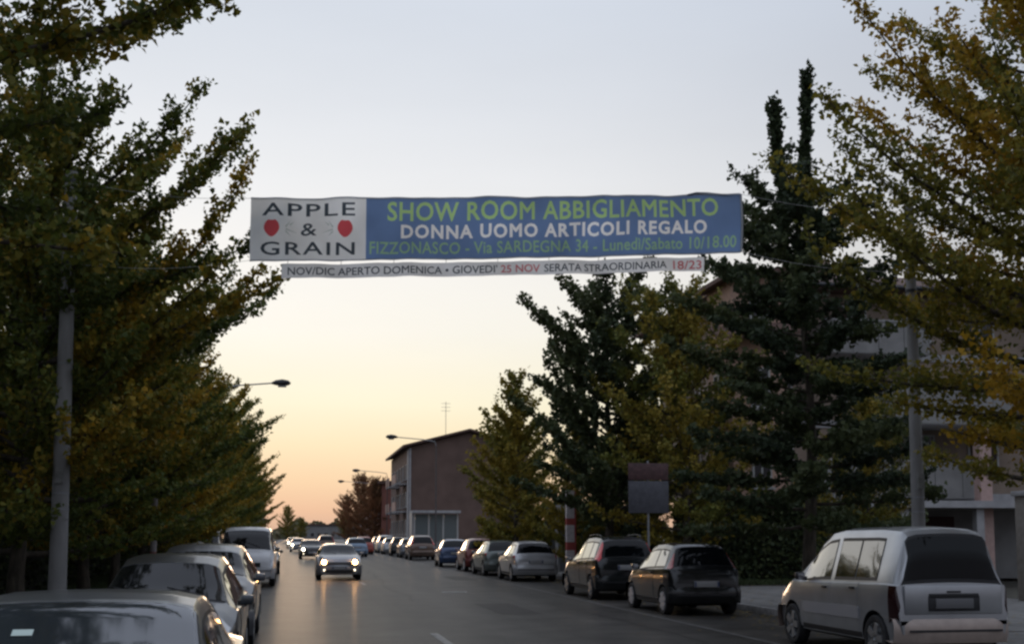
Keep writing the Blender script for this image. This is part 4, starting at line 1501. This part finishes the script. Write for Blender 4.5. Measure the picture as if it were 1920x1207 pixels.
# corner stair tower with its own little sloping roof
tw_ = block('stair_tower', 14.6, 16.6, 37.6, 39.95, 0, 10.5, mat('peach_plaster', (.50, .33, .25), .9, noise=.1), hs)
link('tower_roof', mesh('tower_roof', [(14.2, 37.2, 10.35), (17.0, 37.2, 10.75), (17.0, 40.3, 10.75), (14.2, 40.3, 10.35), (14.2, 37.2, 10.5), (17.0, 37.2, 10.95), (17.0, 40.3, 10.95), (14.2, 40.3, 10.5)],
     [(0, 3, 2, 1), (4, 5, 6, 7), (0, 1, 5, 4), (1, 2, 6, 5), (2, 3, 7, 6), (3, 0, 4, 7)], M_roof), tw_)
for z in (3.3, 6.0, 8.7):
    window(tw_, 15.6, 37.595, z, .7, 1.4, 'x', -1)
for z in (3.3, 6.0):
    window(tw_, 14.595, 38.8, z, .9, 1.3, 'y', -1)
link('lean_to_roof', mesh('lean_to_roof', [(13.8, 36.9, 8.2), (17.0, 36.9, 8.5), (17.0, 37.59, 8.9), (13.8, 37.59, 8.6), (13.8, 36.9, 8.35), (17.0, 36.9, 8.65), (17.0, 37.59, 9.05), (13.8, 37.59, 8.75)],
     [(0, 3, 2, 1), (4, 5, 6, 7), (0, 1, 5, 4), (1, 2, 6, 5), (2, 3, 7, 6), (3, 0, 4, 7)], M_roof), tw_)

# gate pillar and fence by the forecourt
gp = empty('gate_pillar', (17.45, 25.6, .13), 0, 'pale beige gate pillar at the right edge behind the silver leisure van', 'pillar')
MB().box(-.24, .24, -.24, .24, 0, 2.5).obj('pillar', mat('beige_render', (.30, .27, .24), .9, noise=.15), gp, bevel=.01)
MB().box(-.3, .3, -.3, .3, 2.502, 2.62).obj('cap', M_slab, gp, bevel=.01)
# ------------------------------------------------------------------ road sign seen from behind, totem, posts
sg = empty('road_sign', (8.23 + 2.0, 27.2, .125), 0, 'grey backed road sign panel on a post beside the dark tree', 'sign')
sg.location = (10.35, 33.6, .14)
MB().tube([(0, 0, 0), (0, 0, 3.75)], .035, 8).obj('post', M_galv, sg, smooth=True)
MB().box(-.62, .62, -.06, -.04, 2.2, 3.15).obj('sign_panel', mat('sign_back_grey', (.095, .095, .11), .6, noise=.2, metal=.2), sg, bevel=.006)
MB().box(-.62, .62, -.06, -.04, 3.18, 3.68).obj('sign_panel', mat('sign_dull_red', (.10, .05, .05), .6, noise=.3), sg, bevel=.006)
for z in (2.45, 2.95, 3.45):
    MB().box(-.5, .5, -.039, -.012, z, z + .05).obj('bracket', M_galv, sg)
tm = empty('striped_totem', (10.35, 43.6, .12), 0, 'white and red banded pillar sign beyond the black people carrier', 'pillar sign')
zz = [(0, 1.0, 0), (1.0, 1.3, 1), (1.3, 1.95, 0), (1.95, 2.2, 1), (2.2, 3.25, 0)]
M_tw = mat('totem_white', (.62, .56, .56), .6, noise=.15); M_tr = mat('totem_red', (.42, .08, .07), .6, noise=.2)
for z0, z1, r in zz:
    MB().box(-.17, .13, -.1, .1, z0 + .002, z1 - .002).obj('band', M_tr if r else M_tw, tm)
MB().box(.133, .20, -.09, .09, .0, 3.2).obj('side_panel', M_tr, tm)
MB().tube([(0, 0, -.02), (0, 0, .0)], .3, 12).obj('foot', M_conc, tm)

ps = empty('thin_post', (-2.95 - .15, 27.6, .12), 0, 'thin white and red marker post under the left trees', 'post')
MB().tube([(0, 0, 0), (0, 0, 1.2)], .075, 10).obj('lower_post', mat('faded_red_post', (.30, .12, .10), .6, noise=.3), ps, smooth=True)
MB().tube([(0, 0, 1.202), (0, 0, 2.55)], .075, 10).obj('upper_post', mat('dull_white_post', (.36, .33, .33), .6, noise=.3), ps, smooth=True)

# petrol-station style kiosk with a flat roof behind the totem
ks = empty('flat_roofed_kiosk', (12.3, 50, 0), 0, 'dark flat roofed kiosk with a pale fascia behind the striped pillar', 'kiosk')
MB().box(-.9, 3.6, 0, 3, .1, 2.7).obj('wall', mat('kiosk_grey', (.13, .14, .15), .7, noise=.2), ks)
MB().box(-1.3, 4.0, -.6, 3.4, 2.702, 2.98).obj('fascia', M_slab, ks)
for x in (-.3, .9, 2.1):
    MB().box(x, x + .9, -.02, -.003, .9, 2.3).obj('window', M_win, ks)
MB().box(-1.2, -1.1, -.5, -.4, 0, 2.70).obj('canopy_post', M_slab, ks)

# white framed glass shelter far along the right pavement
kk = empty('glazed_shelter', (11.1, 93, .12), 0, 'pale framed glazed shelter before the gabled block', 'shelter')
for x in (-1.7, -.55, .6, 1.75):
    MB().box(x - .06, x + .06, -.06, .06, 0, 3.3).obj('post', M_frame, kk)
MB().box(-1.9, 1.95, -.5, 1.9, 3.302, 3.5).obj('roof', M_slab, kk)
for x0, x1 in ((-1.63, -.62), (-.48, .53), (.67, 1.68)):
    MB().box(x0, x1, -.015, .015, 1.0, 3.2).obj('pane', mat('pale_grey_glass', (.14, .16, .16), .15, spec=.8), kk)
    MB().box(x0, x1, -.02, .02, .1, .98).obj('panel', M_panel, kk)
MB().box(-1.9, -1.8, .1, 1.9, 0, 3.3).obj('side_wall', M_frame, kk)

# ------------------------------------------------------------------ gabled block far right
M_bd = mat('dark_brick_plaster', (.165, .108, .088), .9, noise=.18, nscale=.6, bump=.2)
M_bs = mat('street_front_plaster', (.30, .20, .18), .9, noise=.18, nscale=.8)
gb = empty('gabled_block', (0, 0, 0), 0, 'dark brownish apartment block with low gable at the far right of the street', 'building')
GX0, GX1, GY0, GY1, GE, GR = 12.0, 25.0, 125.0, 148.0, 11.0, 12.7
gm = (GX0 + GX1) / 2
link('wall', mesh('wall', [(GX0, GY0, 0), (GX1, GY0, 0), (GX1, GY0, GE), (gm, GY0, GR), (GX0, GY0, GE), (GX0, GY1, 0), (GX1, GY1, 0), (GX1, GY1, GE), (gm, GY1, GR), (GX0, GY1, GE)],
     [(0, 1, 2, 3, 4), (9, 8, 7, 6, 5), (0, 4, 9, 5), (1, 6, 7, 2), (4, 3, 8, 9), (3, 2, 7, 8)], M_bd), gb)
rw_ = []
for (xa, xb, za, zb2) in ((GX0 - .7, gm, GE - .05, GR + .12), (GX1 + .7, gm, GE - .05, GR + .12)):
    rw_.append([(xa, GY0 - .6, za), (xb, GY0 - .6, zb2), (xb, GY1 + .6, zb2), (xa, GY1 + .6, za), (xa, GY0 - .6, za + .25), (xb, GY0 - .6, zb2 + .25), (xb, GY1 + .6, zb2 + .25), (xa, GY1 + .6, za + .25)])
rm_ = MB()
for v in rw_: rm_.add(v, [(0, 3, 2, 1), (4, 5, 6, 7), (0, 1, 5, 4), (1, 2, 6, 5), (2, 3, 7, 6), (3, 0, 4, 7)])
grf = rm_.obj('roof', M_roof, gb)
block('chimney', 20.0, 20.8, 134, 134.8, 11.5, 13.6, M_bs, grf)
MB().tube([(16.2, 127, 12.2), (16.2, 127, 16.2)], .03, 6).obj('aerial_mast', M_galv, grf)
for z in (15.2, 15.6, 16.0):
    MB().tube([(15.7, 127, z), (16.7, 127, z)], .02, 5).obj('aerial_rod', M_galv, grf)
block('downpipe', GX0 + .05, GX0 + .22, GY0 - .14, GY0 - .01, 0, GE - .1, M_slab, gb)
block('corner_strip', GX0 - .06, GX0 - .005, GY0 - .02, GY0 + 1.4, 0, GE - .2, M_slab, gb)
for zi, z in enumerate((1.4, 4.4, 7.4)):
    for i in range(6):
        y = GY0 + 2.8 + i * 3.6
        window(gb, GX0 - .002, y, z + .3, 1.6, 1.6, 'y', -1, (i + zi) % 2 == 0)
    if zi:
        for y in (GY0 + 4.6, GY0 + 13.5):
            b = block('balcony', GX0 - 1.2, GX0 - .01, y - 2.2, y + 2.2, z - .3, z - .12, M_slab, gb)
            block('parapet', GX0 - 1.24, GX0 - 1.14, y - 2.2, y + 2.2, z - .11, z + .85, mat('pinkish_parapet', (.50, .34, .28), .9, noise=.1), b)
for z in (4.6, 7.6):
    window(gb, 22.2, GY0 - .002, z, 1.1, 1.3, 'x', -1, True)


def far_house(x0, x1, y0, y1, h, m, label, roofm=M_roof, wn=3):
    o = empty('far_building', (0, 0, 0), 0, label, 'building')
    block('wall', x0, x1, y0, y1, 0, h, m, o)
    block('roof', x0 - .5, x1 + .5, y0 - .5, y1 + .5, h + .004, h + .4, roofm, o)
    k = max(1, int(h / 3))
    for f in range(k):
        for i in range(wn):
            x = lerp(x0, x1, (i + .5) / wn)
            window(o, x, y0 - .002, 1.0 + f * 3, 1.3, 1.4, 'x', -1, (i + f) % 2 == 0)
            window(o, x0 - .002 if x0 > 0 else x1 + .002, lerp(y0, y1, (i + .5) / wn), 1.0 + f * 3, 1.3, 1.4, 'y', -1 if x0 > 0 else 1)
    return o


far_house(11.6, 22, 158, 186, 8.5, mat('rusty_plaster', (.26, .11, .085), .9, noise=.15), 'rust red building between the gabled block and the far trees')
far_house(12.5, 24, 205, 232, 7.0, M_bs, 'low building behind the far reddish trees')
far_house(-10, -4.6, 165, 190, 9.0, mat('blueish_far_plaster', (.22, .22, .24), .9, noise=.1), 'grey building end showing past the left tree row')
far_house(3, 22, 420, 440, 5.0, M_wallg, 'long low grey building at the very end of the street', M_roof, 8)
far_house(-30, -9, 380, 400, 6.5, M_wallg, 'grey building low on the horizon behind the left row', M_roof, 6)
far_house(-24, -12.5, 20, 60, 6.2, mat('left_building_dark', (.13, .12, .11), .9, noise=.2), 'low dark building hidden behind the left tree rows', M_roof, 6)

# distant belt of trees to the horizon
hills = []
npr = np.random.default_rng(12)
n = 26000
ang = npr.uniform(R(-50), R(60), n)
dist = npr.uniform(480, 560, n)
C = np.stack([np.sin(ang) * dist, np.cos(ang) * dist, np.zeros(n)], 1)
hh = 5.5 + 1.8 * np.sin(ang * 60) + 1.4 * np.sin(ang * 147 + 1) + 1.0 * np.sin(ang * 390)
C[:, 2] = npr.uniform(0, 1, n) ** .7 * hh
t = npr.normal(0, 1, (n, 3)); t /= np.linalg.norm(t, axis=1)[:, None]
u = npr.normal(0, 1, (n, 3)); u -= (u * t).sum(1)[:, None] * t; u /= np.linalg.norm(u, axis=1)[:, None]
V = np.empty((n, 4, 3)); s = 1.3
V[:, 0] = C - t * s; V[:, 1] = C + u * s; V[:, 2] = C + t * s; V[:, 3] = C - u * s
me = bpy.data.meshes.new('far_wood')
me.vertices.add(n * 4); me.loops.add(n * 4); me.polygons.add(n)
me.vertices.foreach_set('co', V.reshape(-1).astype(np.float32))
me.loops.foreach_set('vertex_index', np.arange(n * 4, dtype=np.int32))
me.polygons.foreach_set('loop_start', np.arange(0, n * 4, 4, dtype=np.int32))
me.update(calc_edges=True)
at = me.attributes.new('tint', 'FLOAT', 'FACE')
at.data.foreach_set('value', npr.uniform(0, 1, n).astype(np.float32))
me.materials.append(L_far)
fw = link('far_wood', me)
tag(fw, 'low far off belt of trees along the horizon', 'wood', None, 'stuff')
